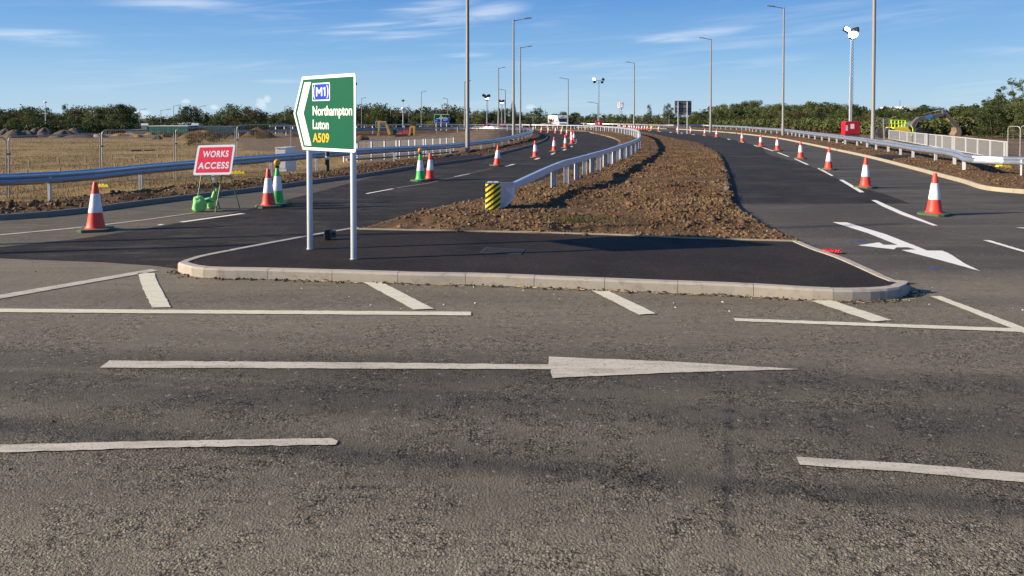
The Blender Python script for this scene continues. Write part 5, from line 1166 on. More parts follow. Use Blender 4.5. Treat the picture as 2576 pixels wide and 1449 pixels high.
for (y0_, y1_, z0_, z1_, m) in [(2.0, 3.3, 1.15, 2.1, M['redp']), (3.7, 4.9, 1.3, 1.9, M['bluep']), (2.2, 2.9, 2.1, 2.35, M['redp']), (4.2, 5.0, 2.2, 2.35, M['bluep'])]:
    MB().slab([(-wd / 2 - .012, y0_ + (y1_ - y0_) * u_, z0_ + (z1_ - z0_) * v_) for u_, v_ in [(.0, .2), (.5, 0), (1, .3), (.8, .8), (.4, 1), (.1, .7)]], (.008, 0, 0)).build('logo', m, t)
MB().slab([(-.7, -.275, bz - .45), (.2, -.275, bz - .45), (.75, -.2, bz - .22), (.15, -.2, bz - .2)], (0, .01, 0)).build('logo', M['dgrey'], t)

def plate(t, name, f, pts, Y, th, m, bevel=0):
    a = [P(*f(x, y), Y) - Vector(t.location) for x, y in pts]; return MB().slab(a, (0, th, 0)).build(name, m, t, bevel=bevel)
# grey digger on the right
Y = 78; g0 = P(*R7(1120, 1370), Y); t = thing('excavator', 'dark grey excavator with long boom and blue panel behind the right walkway fence', 'excavator', (g0.x, Y, .2))
plate(t, 'boom', R7, [(1040, 1270), (1062, 1230), (1130, 1168), (1210, 1160), (1400, 1125), (1440, 1132), (1436, 1158), (1400, 1168), (1230, 1198), (1140, 1215), (1085, 1290), (1060, 1320)], Y - .25, .5, M['dgrey'], .02)
plate(t, 'boom_panel', R7, [(1213, 1172), (1225, 1158), (1290, 1147), (1305, 1155), (1303, 1176), (1232, 1195), (1216, 1190)], Y - .27, .012, mat('faded blue panel', (.03, .22, .60), .5, var=.25, scale=6))
plate(t, 'stick', R7, [(1420, 1085), (1445, 1080), (1475, 1120), (1530, 1180), (1625, 1275), (1640, 1300), (1620, 1330), (1590, 1320), (1530, 1250), (1470, 1185), (1430, 1150)], Y - .2, .4, M['dgrey'], .02)
plate(t, 'stick_panel', R7, [(1455, 1190), (1470, 1183), (1512, 1222), (1500, 1232)], Y - .215, .012, M['yel'])
a, b_ = P(*R7(1185, 1140), Y) - Vector(t.location), P(*R7(1385, 1085), Y) - Vector(t.location); MB().tube([a, a.lerp(b_, .6)], .07, 8).build('ram', M['dgrey'], t, True); MB().tube([a.lerp(b_, .6), b_], .035, 8).build('ram_rod', M['galvp'], t, True)
a, b_ = P(*R7(1470, 1115), Y - .3) - Vector(t.location), P(*R7(1600, 1270), Y - .3) - Vector(t.location); MB().tube([a, b_], .05, 8).build('ram', M['dgrey'], t, True)
a, b_ = P(*R7(1075, 1320), Y - .35) - Vector(t.location), P(*R7(1135, 1195), Y - .35) - Vector(t.location); MB().tube([a, b_], .06, 8).build('ram', M['black'], t, True)
plate(t, 'bucket', R7, [(1580, 1300), (1640, 1308), (1655, 1345), (1650, 1385), (1635, 1408), (1565, 1402), (1562, 1385), (1590, 1350)], Y - .6, 1.2, mat('worn bucket steel', (.26, .19, .13), .6, .3, .3, 3), .03)
plate(t, 'bucket_side', R7, [(1640, 1330), (1672, 1352), (1682, 1385), (1668, 1402), (1638, 1406)], Y - .4, .9, M['black'], .02)
MB().slab([(-.9, .3, .7), (.35, .3, .7), (.30, .3, 1.45), (.1, .3, 1.6), (-.9, .3, 1.15)], (0, 2.0, 0)).build('body', M['dgrey'], t, bevel=.05); MB().slab([(-.35, .25, .8), (.28, .25, .8), (.24, .25, 1.4), (-.1, .25, 1.5)], (0, .03, 0)).build('cab_window', M['glass'], t)
for yy_ in (.0, 1.8): MB().slab([(-1.6, yy_, .2), (-1.3, yy_, -.1), (1.5, yy_, -.1), (1.8, yy_, .25), (1.5, yy_, .62), (-1.3, yy_, .62)], (0, .5, 0)).build('track', M['black'], t, bevel=.04)
# yellow dumper with neon rails
Y = 74; g0 = P(*R7(920, 1370), Y); t = thing('dumper', 'yellow site dumper with neon yellow safety rails beside the grey excavator', 'dumper', (g0.x, Y, .2))
plate(t, 'skip', R7, [(820, 1302), (835, 1294), (995, 1298), (1035, 1340), (1030, 1352), (820, 1338)], Y - .8, 1.6, M['yel'], .03); plate(t, 'chassis', R7, [(815, 1338), (1030, 1352), (1045, 1400), (820, 1400)], Y - .7, 1.4, mat('worn orange paint', (.42, .22, .10), .6, var=.3, scale=3), .03)
for x0_, x1_, y0_, y1_ in [(788, 875, 1210, 1255), (880, 965, 1212, 1245), (878, 950, 1245, 1292)]:
    for k in range(2):
        yy_ = Y - .7 + k * 1.3; c4 = [P(*R7(x, y), yy_) - Vector(t.location) for x, y in [(x0_, y0_), (x1_, y0_), (x1_, y1_), (x0_, y1_)]]; MB().tube(c4 + [c4[0]], .045, 6).build('safety_rail', M['neon'], t)
for x, y0_, y1_ in [(795, 1212, 1300), (835, 1212, 1300), (885, 1248, 1298), (920, 1215, 1295), (960, 1212, 1300)]: a, b_ = P(*R7(x, y0_), Y - .7) - Vector(t.location), P(*R7(x, y1_), Y - .7) - Vector(t.location); MB().tube([a, b_], .04, 6).build('upright', M['neon'], t)
cv = [P(*R7(x, y), Y - .75) - Vector(t.location) for x, y in [(965, 1245), (1000, 1252), (1035, 1275), (1055, 1310), (1055, 1360), (1040, 1400)]]; MB().tube(cv, .04, 6).build('grab_rail', M['neon'], t)
for sx_ in (-1.7, 1.3):
    for yy_ in (-.8, .8): MB().lathe([(.1, -.2), (.5, -.18), (.55, 0), (.5, .18), (.1, .2)], 16).build('wheel', M['black'], t).matrix_local = Matrix.Translation((sx_, yy_, .5)) @ Matrix.Rotation(pi / 2, 4, 'X')
# two yellow diggers and the red dumper left of centre
Y = 88; g0 = P(*R3(850, 1040), Y); t = thing('excavator', 'yellow excavator with a brown raised boom, dark cab, on the soil bank left of centre', 'excavator', (g0.x, Y, .1))
plate(t, 'boom', R3, [(560, 750), (585, 738), (700, 752), (730, 790), (760, 860), (800, 960), (790, 1010), (755, 1000), (715, 850), (690, 790), (600, 785)], Y - .2, .4, M['jcb'], .02); plate(t, 'boom_top', R3, [(600, 750), (700, 755), (728, 790), (690, 795), (600, 780)], Y - .23, .025, M['rust'])
plate(t, 'stick', R3, [(560, 755), (600, 770), (600, 860), (585, 980), (570, 985), (568, 880)], Y - .17, .34, M['jcb'], .02); plate(t, 'bucket', R3, [(565, 960), (595, 970), (605, 1010), (570, 1020), (545, 1000)], Y - .4, .8, M['rust'], .02)
plate(t, 'cab', R3, [(835, 905), (850, 893), (905, 895), (910, 1010), (835, 1010)], Y, 1.2, M['standg'], .03); plate(t, 'cab_window', R3, [(848, 905), (895, 905), (895, 955), (848, 955)], Y - .02, .012, M['glass']); plate(t, 'body', R3, [(820, 1000), (1000, 995), (1010, 1040), (830, 1045)], Y, 1.6, M['black'], .03)
a = [P(*R3(x, 1045), Y - .2) - Vector(t.location) for x in (770, 1030)]; MB().slab([a[0] + Vector((0, 0, -.1)), a[1] + Vector((0, 0, -.1)), a[1] + Vector((.1, 0, .3)), a[0] + Vector((-.1, 0, .3))], (0, 2.1, 0)).build('track', M['black'], t)
Y = 84; g0 = P(*R3(1190, 1040), Y); t = thing('excavator', 'second yellow digger seen end-on, boom folded like an arch, left of centre', 'excavator', (g0.x, Y, .1))
plate(t, 'boom', R3, [(1125, 1000), (1140, 850), (1165, 830), (1240, 830), (1240, 1040), (1212, 1040), (1205, 870), (1170, 868), (1155, 1000)], Y - .2, .4, M['jcb'], .02); plate(t, 'cab', R3, [(1160, 960), (1215, 955), (1215, 1030), (1155, 1030)], Y + .3, 1.2, M['glass'], .03)
plate(t, 'stick', R3, [(1180, 790), (1205, 762), (1245, 775), (1250, 830), (1165, 830)], Y - .15, .3, M['black'], .02); plate(t, 'body', R3, [(1120, 1005), (1250, 1010), (1250, 1048), (1120, 1048)], Y, 1.6, M['black'], .03)
Y = 82; g0 = P(*R3(990, 1040), Y); t = thing('dumper', 'red site dumper with a tipping skip between the two yellow diggers', 'dumper', (g0.x, Y, .1))
plate(t, 'skip', R3, [(908, 975), (925, 962), (990, 965), (1000, 1045), (905, 1045)], Y - .5, 1.2, M['redp'], .03); plate(t, 'body', R3, [(1002, 985), (1060, 975), (1085, 990), (1080, 1042), (1002, 1045)], Y - .4, 1.1, mat('dull red paint', (.38, .06, .06), .6, var=.2), .03)
plate(t, 'roll_bar', R3, [(1035, 880), (1052, 885), (1058, 975), (1040, 975)], Y - .3, .1, M['redp']); plate(t, 'seat', R3, [(1085, 905), (1105, 905), (1108, 985), (1085, 985)], Y - .3, .4, M['redp'])
for x in (930, 1055): p_ = P(*R3(x, 1040), Y - .6) - Vector(t.location); MB().lathe([(.08, -.15), (.38, -.14), (.4, 0), (.38, .14), (.08, .15)], 14).build('wheel', M['black'], t).matrix_local = Matrix.Translation(p_) @ Matrix.Rotation(pi / 2, 4, 'X')
for j, (x0_, x1_, y0_, y1_) in enumerate([(1412, 1470, 788, 802), (1830, 1905, 838, 852)]): pass
# green shed, tanks, far white buildings
def bld(name, label, cat, f, x0_, x1_, y0_, y1_, Y, dep, m, roofm=None, rise=0, bays=0):
    a, b_ = P(*f(x0_, y1_), Y), P(*f(x1_, y0_), Y); g = min(a.z, gh(a.x, Y)) - .2; t = thing(name, label, cat, (a.x, Y, g)); w_ = b_.x - a.x; h = b_.z - g
    if bays:
        for k in range(bays): MB().box(w_ * k / bays + .02, w_ * (k + 1) / bays - .02, .03, .08, 0, h).build('wall_panel', m, t)
    MB().box(0, w_, .09, dep, 0, h).build('wall', m, t)
    if rise:
        n = 12; pr = [(w_ / 2 - cos(pi * k / n) * w_ / 2 * 1.01, h + sin(pi * k / n) * rise) for k in range(n + 1)]; MB().slab([(x, 0, z) for x, z in pr], (0, dep, 0)).build('roof', roofm or m, t)
    else: MB().box(-.1, w_ + .1, -.02, dep + .1, h + .003, h + .12).build('roof', roofm or m, t)
    return t
bld('site_shed', 'long green site shed beyond the dry field', 'shed', R1, 1348, 1700, 420, 490, 128, 5, M['shed'], M['cab'], 0, 7)
bld('site_shed', 'low dark green shed continuing right behind the mesh fence', 'shed', R1, 1705, 2140, 424, 500, 131, 5, mat('dark shed', (.012, .06, .05), .5), M['dgrey'], 0, 6)
bld('site_shed', 'low grey-green cabin left of the green shed', 'shed', R1, 1140, 1345, 455, 495, 130, 4, mat('grey shed', (.07, .09, .09), .6), M['cab'], 0, 3)
bld('low_roof', 'long low white roof above the green shed', 'building', R1, 1550, 1695, 404, 420, 150, 5, M['whitew'], M['whitew'], .35)
for x0_, x1_, l in [(1282, 1345, 'pale cylindrical tank left end of the green shed'), (1738, 1802, 'pale cylindrical tank above the right end of the green shed')]:
    a, b_ = P(*R1(x0_, 420), 134), P(*R1(x1_, 393), 134); t = thing('tank', l, 'tank', ((a.x + b_.x) / 2, 134, gh(a.x, 134))); r_ = (b_.z - a.z) / 2; zc = (a.z + b_.z) / 2 - t.location.z
    MB().tube([(-(b_.x - a.x) / 2, 0, zc), ((b_.x - a.x) / 2, 0, zc)], r_, 16).build('shell', M['tank'], t, True); MB().box(-.5, .5, -.3, .3, -.2, zc - r_ * .9).build('stand', M['dgrey'], t)
bld('warehouse', 'distant white curved-roof building above the right trees', 'building', R7, 940, 1130, 1065, 1150, 420, 30, M['whitew'], M['whitew'], 1.3)
bld('warehouse', 'distant low white wall under the curved-roof building', 'building', R7, 828, 950, 1105, 1150, 410, 20, M['whitew'])
bld('warehouse', 'distant pale building peeking between right trees', 'building', R7, 1855, 1975, 1072, 1130, 400, 20, M['conc2'], M['whitew'])
# heaps
def heap(f, cx_, yb_, yt_, hw, m, label, z=-.45, depth=.8, sharp=1.0):
    c = G(*f(cx_, yb_), z); s = f(1, 0)[0] - f(0, 0)[0]; r_ = hw * s / FPX * c.y; h = (yb_ - yt_) * s / FPX * c.y; dp = r_ * depth; n1, n2 = 34, 14; V = []; F = []; sd = random.uniform(0, 90)
    for i in range(n2):
        for j in range(n1):
            t_ = i / (n2 - 1); a = 2 * pi * j / n1; rr = t_ * (1 + .12 * sin(3 * a + sd) + .07 * sin(5 * a + sd * 2)); zz_ = h * (1 - t_) ** 1.0 * (1 - .25 * (1 - t_) ** 3 * sharp) * 1.25 if t_ > 0 else h * .96
            zz_ = min(zz_, h * (.9 + .1 * cos(a * 2 + sd))); x, y = rr * r_ * cos(a), rr * dp * sin(a)
            V.append((x, y, zz_ + float(fbm(np.array(x * .9 + sd), np.array(y * .9), 3)) * h * .35 * (1 - t_ * .8) - (.25 if t_ == 1 else 0)))
    for i in range(n2 - 1):
        for j in range(n1): F.append((i * n1 + j, i * n1 + (j + 1) % n1, (i + 1) * n1 + (j + 1) % n1, (i + 1) * n1 + j))
    F.append(tuple(range(n1))[::-1]); mb = MB(); mb.add(V, F); o = mb.build('soil_heap', m, None, True); o.location = (c.x, c.y + dp, z + .0)
    tag(o, label, 'heap', 'heaps of gravel and spoil beyond the field'); return o
G1, G2_, GO = M['gravel'], M['gravel2'], M['ochre']
heap(Q1, 120, 695, 560, 200, G1, 'big brown gravel heap nearest the far left frame edge'); heap(Q1, 330, 690, 545, 170, G1, 'steep grey-brown gravel heap second from the far left edge'); heap(Q1, 590, 680, 610, 170, G1, 'low small gravel heap before the larger ones')
heap(Q1, 880, 690, 562, 230, G1, 'widest rounded gravel heap behind the mesh fence'); heap(Q1, 500, 620, 525, 130, G1, 'gravel heap of the back row, left one'); heap(Q1, 640, 620, 522, 130, G1, 'gravel heap of the back row, middle one'); heap(Q1, 1060, 640, 530, 200, G1, 'gravel heap of the back row, right one'); heap(Q1, 20, 640, 545, 130, G1, 'gravel heap half cut by the left frame edge'); heap(Q1, 60, 560, 500, 150, M['soil2'], 'brown spoil ridge under the far left trees')
heap(Q1, 1190, 692, 628, 320, M['mud'], 'long dark stockpile ridge behind the mesh fence', depth=.4, sharp=.2); heap(Q1, 1480, 690, 622, 150, G2_, 'pale flat-topped stockpile by the mesh fence joint', depth=.6, sharp=.2); heap(Q1, 1800, 668, 618, 150, GO, 'reddish heap right of the pale stockpile')
heap(R1, 1340, 498, 470, 60, GO, 'small orange sand heap before the green shed'); heap(R1, 1215, 520, 488, 70, GO, 'ochre soil heap left of the dark pile'); heap(R1, 1405, 540, 500, 55, M['mud'], 'small dark pile before the green shed'); heap(R1, 1130, 500, 478, 90, G2_, 'grey rubble heap by the grey cabin'); heap(R1, 1470, 515, 488, 50, GO, 'small brown heap right of the orange one')
heap(R1, 1790, 530, 440, 230, M['soil'], 'overgrown earth bank behind the mesh fence', depth=.5); heap(R1, 2310, 520, 425, 170, M['soil'], 'earth bank with scrub before the left trees', depth=.5)
heap(R3, 250, 1050, 985, 130, M['soil'], 'freshly dug soil heap left of the diggers', z=.1, depth=.5); heap(R3, 1750, 1010, 950, 260, M['soil'], 'low bare soil bank beyond the guard rail', z=.1, depth=.3)
for cx_, yb_, l in [(1238, 645, 'left one of two dark planks lying in the dry field'), (1355, 643, 'right one of two dark planks lying in the dry field')]:
    c = G(*R1(cx_, yb_ + 4), -.45); t = MB().box(-.35, .35, -.2, .2, 0, .14).build('plank', M['black'], bevel=.02); t.location = (c.x, c.y, c.z); t.rotation_euler.z = .3; tag(t, l, 'plank')
# ================================================================ TREES
def leaf_cards(centers, radii, n_each, size, squash=1.0, rng=RNG, shell=.55):
    k = len(centers); c = np.repeat(centers, n_each, 0); r = np.repeat(radii, n_each, 0)[:, None]; n = len(c)
    d = rng.normal(size=(n, 3)); d /= np.linalg.norm(d, axis=1)[:, None]; rad = r * (shell + (1 - shell) * rng.random((n, 1))) ** .8 * np.where(rng.random((n, 1)) < .16, 1 + .6 * rng.random((n, 1)), 1); p = c + d * rad * np.array([1, 1, squash])
    nrm = d + rng.normal(size=(n, 3)) * .65 + np.array([0, 0, .3]); nrm /= np.linalg.norm(nrm, axis=1)[:, None]; a = np.cross(nrm, rng.normal(size=(n, 3))); a /= np.linalg.norm(a, axis=1)[:, None] + 1e-9; b_ = np.cross(nrm, a)
    s = size * (.55 + .9 * rng.random((n, 1))); V = np.stack([p - a * s, p - b_ * s * .55 + a * s * .1, p + a * s, p + b_ * s * .6], 1).reshape(-1, 3); F = np.arange(n * 4).reshape(-1, 4)
    return V, F
def make_tree(kind, h, m, seed, leaf=None):
    rng = np.random.default_rng(seed); random.seed(seed); root = thing('tree', 'x', 'tree')
    if kind == 'oak':
        R = h * .42; trunk_h = h * .22; cz = h * .58; C = []; Rr = []
        for i in range(46):
            u_ = rng.normal(size=3); u_ /= np.linalg.norm(u_); rr = (.45 + .55 * rng.random()); p = np.array([u_[0] * R * rr, u_[1] * R * rr, cz + u_[2] * h * .36 * rr]); C.append(p); Rr.append(h * (.085 + .075 * rng.random()))
        V, F = leaf_cards(np.array(C), np.array(Rr), 95, h * .017, .8, rng)
    elif kind == 'bushy':
        C = []; Rr = []
        for i in range(54):
            z = h * (.12 + .8 * rng.random()); R = h * .44 * sqrt(max(.08, 1 - ((z / h - .38) / .64) ** 2)); a = rng.random() * 2 * pi; q_ = sqrt(rng.random()) * .92; C.append([R * q_ * cos(a), R * q_ * sin(a), z]); Rr.append(h * (.07 + .06 * rng.random()))
        V, F = leaf_cards(np.array(C), np.array(Rr), 85, h * .018, .9, rng); trunk_h = h * .15; R = h * .3
    elif kind == 'poplar':
        C = []; Rr = []
        for i in range(44):
            z = h * (.2 + .78 * rng.random()); R = h * .10 * sqrt(max(.05, 1 - ((z / h - .5) / .55) ** 2)); a = rng.random() * 2 * pi; C.append([R * cos(a), R * sin(a), z]); Rr.append(h * (.045 + .03 * rng.random()))
        V, F = leaf_cards(np.array(C), np.array(Rr), 75, h * .013, 1.5, rng); trunk_h = h * .2; R = h * .1
    elif kind == 'conifer':
        C = []; Rr = []
        for i in range(60):
            z = h * (.15 + .83 * (i / 60)); R = h * .17 * (1 - (z / h)) ** .8; a = i * 2.4; C.append([R * cos(a), R * sin(a), z]); Rr.append(h * (.03 + .055 * (1 - z / h)))
        V, F = leaf_cards(np.array(C), np.array(Rr), 50, h * .014, .6, rng); trunk_h = h * .15; R = h * .1
    else:                                              # sparse: open crown, sky between the boughs
        C = []; Rr = []
        for i in range(34):
            u_ = rng.normal(size=3); u_ /= np.linalg.norm(u_); p = np.array([u_[0] * h * .34, u_[1] * h * .34, h * .66 + u_[2] * h * .30]) * 1.0; C.append(p); Rr.append(h * (.045 + .05 * rng.random()))
        V, F = leaf_cards(np.array(C), np.array(Rr), 70, h * .013, .7, rng, .2); trunk_h = h * .35; R = h * .34
    np_obj('crown', V, F, m, root)
    mb = MB(); top = {'poplar': h * .9, 'conifer': h * .97}.get(kind, trunk_h + h * .2)
    mb.tube([(0, 0, -.4), (h * .01, 0, trunk_h), (h * .02, .0, top)], [h * .024, h * .017, h * .005], 7)
    if kind in ('oak', 'sparse', 'bushy'):
        for i in rng.choice(len(C), 14 if kind == 'sparse' else 8, replace=False):
            c = Vector(C[i]); mid = Vector((0, 0, trunk_h * .9)).lerp(c, .5) + Vector((0, 0, -h * .02)); mb.tube([(0, 0, trunk_h * .85), mid, c], [h * .012, h * .007, h * .003], 5)
    mb.build('trunk', M['bark'], root, True)
    return root
protos = {}
PR = [('oakd', 'oak', 'leafd'), ('oakm', 'oak', 'leafm'), ('busd', 'bushy', 'leafd'), ('busm', 'bushy', 'leafm'), ('busl', 'bushy', 'leafl'), ('oakl', 'oak', 'leafl'), ('oakb', 'oak', 'leafb'), ('busb', 'bushy', 'leafb'), ('pop', 'poplar', 'leafm'), ('con', 'conifer', 'leafd'), ('spa', 'sparse', 'leafd'), ('yel', 'bushy', 'leafy')]
used_p = {}
random.seed(5)
LBL = {'leafd': 'dark green', 'leafm': 'mid-green', 'leafl': 'light green', 'leafb': 'brownish', 'leafy': 'bright yellow-green'}
def tree(key, px, ytop, Y, label, group=None, hs=1.0, wide=1.0):
    b = P(px, 330, Y); g = gh(b.x, Y) - .1; h = P(px, ytop, Y).z - g
    kd = [q for q in PR if q[0] == key][0]; s = h / 8 * hs
    if key not in protos:
        protos[key] = make_tree(kd[1], 8, M[kd[2]], len(protos) * 7 + 3); o = protos[key]; o.location = (b.x, Y, g); o.rotation_euler.z = random.uniform(0, 6.28); o.scale = (s * wide, s * wide, s)
    else: o = dup(protos[key], (b.x, Y, g), random.uniform(0, 6.28), sc=(s * wide, s * wide, s))
    for k_ in ('group',):
        if k_ in o: del o[k_]
    o['label'] = label
    if group: o['group'] = group
    return o
prof = [(-60, 270), (0, 270), (40, 266), (90, 264), (120, 271), (150, 279), (200, 263), (240, 269), (262, 264), (300, 257), (318, 262), (335, 285), (345, 296), (370, 288), (410, 290), (440, 288), (462, 264), (480, 261), (498, 268), (520, 283), (545, 281), (563, 264), (585, 261), (605, 268), (625, 266), (645, 272), (665, 283), (685, 282), (705, 274), (740, 268), (820, 266),
        (905, 262), (930, 259), (960, 257), (1000, 266), (1030, 268), (1060, 268), (1080, 262), (1120, 261), (1150, 267), (1170, 272), (1196, 270), (1215, 275), (1235, 278), (1259, 268), (1275, 275), (1301, 273), (1321, 278), (1353, 271), (1370, 281), (1398, 279), (1413, 274), (1446, 283), (1476, 285), (1496, 281), (1520, 288), (1540, 285), (1570, 287), (1611, 288), (1630, 284), (1650, 288),
        (1690, 284), (1720, 284), (1745, 279), (1779, 272), (1800, 261), (1837, 254), (1878, 256), (1905, 252), (1925, 262), (1962, 257), (2012, 259), (2058, 254), (2090, 257), (2128, 261), (2150, 263), (2190, 270), (2224, 264), (2250, 272), (2268, 267), (2290, 273), (2326, 264), (2345, 272), (2358, 269), (2395, 272), (2430, 259), (2455, 264), (2471, 276), (2484, 248), (2505, 243), (2533, 251), (2600, 245), (2660, 250)]
ppx, ppy = [p[0] for p in prof], [p[1] for p in prof]
def ptop(x): return float(np.interp(x, ppx, ppy))
rnd = random.Random(11)
LM = [(-40, 'the left frame edge'), (60, 'the big gravel heaps'), (115, 'the thin vane mast'), (189, 'the two short poles'), (250, 'the first fence joint'), (300, 'the tallest tree by the heaps'), (352, 'the gap in the tree line'), (405, 'the lamp over the green shed'), (437, 'the double shed lamp'), (480, 'the round oak'), (503, 'the oak lamp pole'), (545, 'the pair of round oaks'), (600, 'the third fence joint'), (640, 'the earth bank'), (717, 'the green sign tip'),
      (780, 'the left sign post'), (890, 'the right sign post'), (915, 'the lamp near the big sign'), (954, 'the digger boom'), (983, 'the bare pole'), (1014, 'the camera mast'), (1060, 'the wood lamp column'), (1110, 'the roundabout sign'), (1176, 'the tall left column'), (1224, 'the left red tower'), (1262, 'the right red tower'), (1292, 'the inside-bend column'), (1309, 'the slim bend column'), (1341, 'the short wood lamp'), (1407, 'the white lorry'), (1429, 'the lorry lamp column'),
      (1505, 'the median lighting tower'), (1561, 'the phone mast'), (1595, 'the central lamp column'), (1640, 'the black-backed sign'), (1683, 'the poplars'), (1720, 'the sign back'), (1788, 'the first right column'), (1850, 'the gap after the first right column'), (1914, 'the cone by the hedge bulge'), (1970, 'the second right column'), (2030, 'the middle of the right hedge'), (2084, 'the third near cone'), (2141, 'the near lighting tower'), (2196, 'the tallest right column'), (2260, 'the neon rails'), (2330, 'the grey boom'), (2400, 'the grey bucket'), (2464, 'the black lamp'), (2535, 'the right mesh fence'), (2620, 'the right frame edge')]
_lab = {}
def tree_label(col_, shape, px, row):
    k = min(range(len(LM)), key=lambda i: abs(LM[i][0] - px)); side = 'behind' if abs(LM[k][0] - px) < 6 else ('left of' if px < LM[k][0] else 'right of'); b = (col_, shape, side, k, row)
    _lab[b] = _lab.get(b, 0) + 1; n = _lab[b]; pre = '' if n == 1 else ('another ' if n == 2 else 'yet another ' if n == 3 else ORD[n - 1] + ' ')
    return '%s%s %s tree %s %s, %s row' % (pre, col_, shape, side, LM[k][1], row)
def zone(x0_, x1_, step, Y0, Y1, keys, top, group, place, jit=.35):
    x = x0_; k = 0
    while x < x1_:
        px = x + rnd.uniform(-jit, jit) * step; key = rnd.choice(keys); Y = rnd.uniform(Y0, Y1); m_ = [q for q in PR if q[0] == key][0]
        fl = rnd.uniform(*top); yt_ = ptop(px) + fl
        if group == gR: Y = Y * float(np.interp(px, [1750, 1850, 1960, 2080, 2200, 2500], [1.24, 1.14, .99, .82, .73, .66]))
        tree(key, px, yt_, Y, tree_label(LBL[m_[2]], {'oak': 'round', 'bushy': 'bushy', 'poplar': 'slim', 'conifer': 'pointed', 'sparse': 'open'}[m_[1]], px, 'front' if top[0] > 5 else 'back'), group)
        x += step; k += 1
gL = 'trees beyond the dry field'; gM = 'trees of the wood behind the diggers'; gR = 'trees behind the right barrier'; gC = 'far trees at the end of the road'
zone(-50, 330, 22, 170, 195, ['oakd', 'oakm', 'oakd', 'busm', 'oakb', 'oakl'], (-3, 8), gL, 'in the wood beyond the gravel heaps')
zone(-45, 330, 27, 148, 162, ['busd', 'busm', 'busd', 'busl', 'busb'], (14, 32), gL, 'low at the edge of the wood beyond the gravel heaps')
tree('oakd', 298, 249, 160, 'tallest dark round tree at the right end of the wood beyond the gravel heaps', wide=.9); tree('oakd', 318, 276, 158, 'lower dark tree leaning right of the tallest one by the gravel heaps')
tree('pop', 165, 265, 210, 'single slim tree poking above the far left wood')
zone(340, 460, 20, 185, 215, ['oakm', 'oakl', 'busm', 'oakd'], (-3, 8), gL, 'low and distant above the green shed')
tree('oakd', 480, 255, 165, 'round dark oak behind the right part of the green shed', wide=.75); tree('busd', 452, 286, 160, 'small dark tree left of the round oak'); tree('oakd', 515, 280, 168, 'dark tree right of the round oak'); tree('oakd', 545, 279, 165, 'dark tree between the two round oaks')
tree('oakm', 582, 256, 160, 'tall green round oak behind the earth bank', wide=.8); tree('oakm', 618, 263, 163, 'brown-green tree right of the tall oak behind the earth bank'); tree('oakb', 640, 266, 158, 'brownish tree behind the earth bank')
zone(530, 900, 24, 150, 160, ['busd', 'busm', 'busb', 'busd'], (18, 30), gL, 'low behind the earth bank')
zone(660, 900, 24, 170, 190, ['oakd', 'oakm', 'oakd'], (-3, 8), gL, 'behind the big green sign')
zone(895, 1240, 20, 172, 190, ['oakd', 'oakm', 'oakd', 'oakb', 'oakd'], (-3, 8), gM, 'in the tall wood behind the diggers')
zone(895, 1250, 24, 150, 165, ['busd', 'oakd', 'busb', 'busd', 'busm'], (12, 30), gM, 'at the foot of the wood behind the diggers', .4)
tree('oakl', 950, 261, 158, 'light green tree standing out of the wood near the big sign'); tree('yel', 1083, 303, 148, 'small bright yellow-green tree beside the roundabout sign'); tree('oakl', 1200, 272, 156, 'light green tree right of the tallest left lamp column'); tree('con', 1291, 253, 175, 'dark pointed conifer behind the inside-bend lamp columns')
zone(1240, 1450, 22, 185, 205, ['oakm', 'busm', 'oakd', 'busm'], (-3, 8), gC, 'in the wood behind the lorry')
zone(1245, 1450, 26, 168, 178, ['busd', 'busm', 'busd'], (12, 24), gC, 'low in the wood behind the lorry')
zone(1450, 1760, 17, 230, 260, ['oakm', 'busm', 'oakl', 'busm'], (-3, 8), gC, 'in the low far tree line at the end of the road')
zone(1455, 1760, 20, 185, 205, ['busm', 'busd', 'busl', 'busb'], (8, 20), gC, 'low in front at the end of the road')
tree('pop', 1633, 265, 240, 'solitary stout poplar in the far tree line'); tree('pop', 1674, 266, 235, 'left one of three poplars beside the sign back'); tree('pop', 1682, 262, 245, 'middle and tallest of three poplars beside the sign back'); tree('pop', 1690, 271, 236, 'right one of three poplars beside the sign back')
zone(1750, 2480, 17, 140, 158, ['busm', 'busm', 'busl', 'busd', 'oakm'], (-3, 8), gR, 'in the dense row behind the right barrier')
zone(1745, 2600, 22, 120, 132, ['busm', 'busd', 'busb', 'busm'], (14, 32), gR, 'at the front of the dense row behind the right barrier')
tree('spa', 2562, 188, 98, 'tall open-crowned tree at the right frame edge', wide=.9); tree('spa', 2592, 196, 96, 'open-crowned tree cut by the right frame edge beside the tallest one', wide=.9); tree('oakd', 2505, 243, 100, 'round tree at the foot of the tall open one', wide=.8); tree('spa', 2500, 238, 104, 'smaller open tree beside the tall one at the right frame edge')
zone(2475, 2640, 24, 96, 108, ['busd', 'busm', 'busd'], (4, 22), gR, 'low under the tall tree at the right frame edge')

# distant wood that closes the gaps: one mass
x = np.linspace(-300, 2900, 900) + RNG.normal(size=900) * 3; C = []; Rr = []
for xx in x:
    tp = float(np.interp(xx, ppx, ppy)) + RNG.uniform(7, 40); Y = 215 if xx < 1450 or xx > 1760 else 270; Y = float(np.interp(xx, [1760, 1960, 2150, 2500], [205, 168, 135, 112])) if xx > 1760 else Y; p = P(xx, min(tp, 322), Y + RNG.uniform(0, 8)); C.append(tuple(p)); Rr.append(1.3 * Y / 215)
V, F = leaf_cards(np.array(C), np.array(Rr), 42, .30, .9)
o = np_obj('distant_wood', V, F, M['leafd']); tag(o, 'dark distant wood filling the gaps along the horizon', 'wood', kind='stuff')
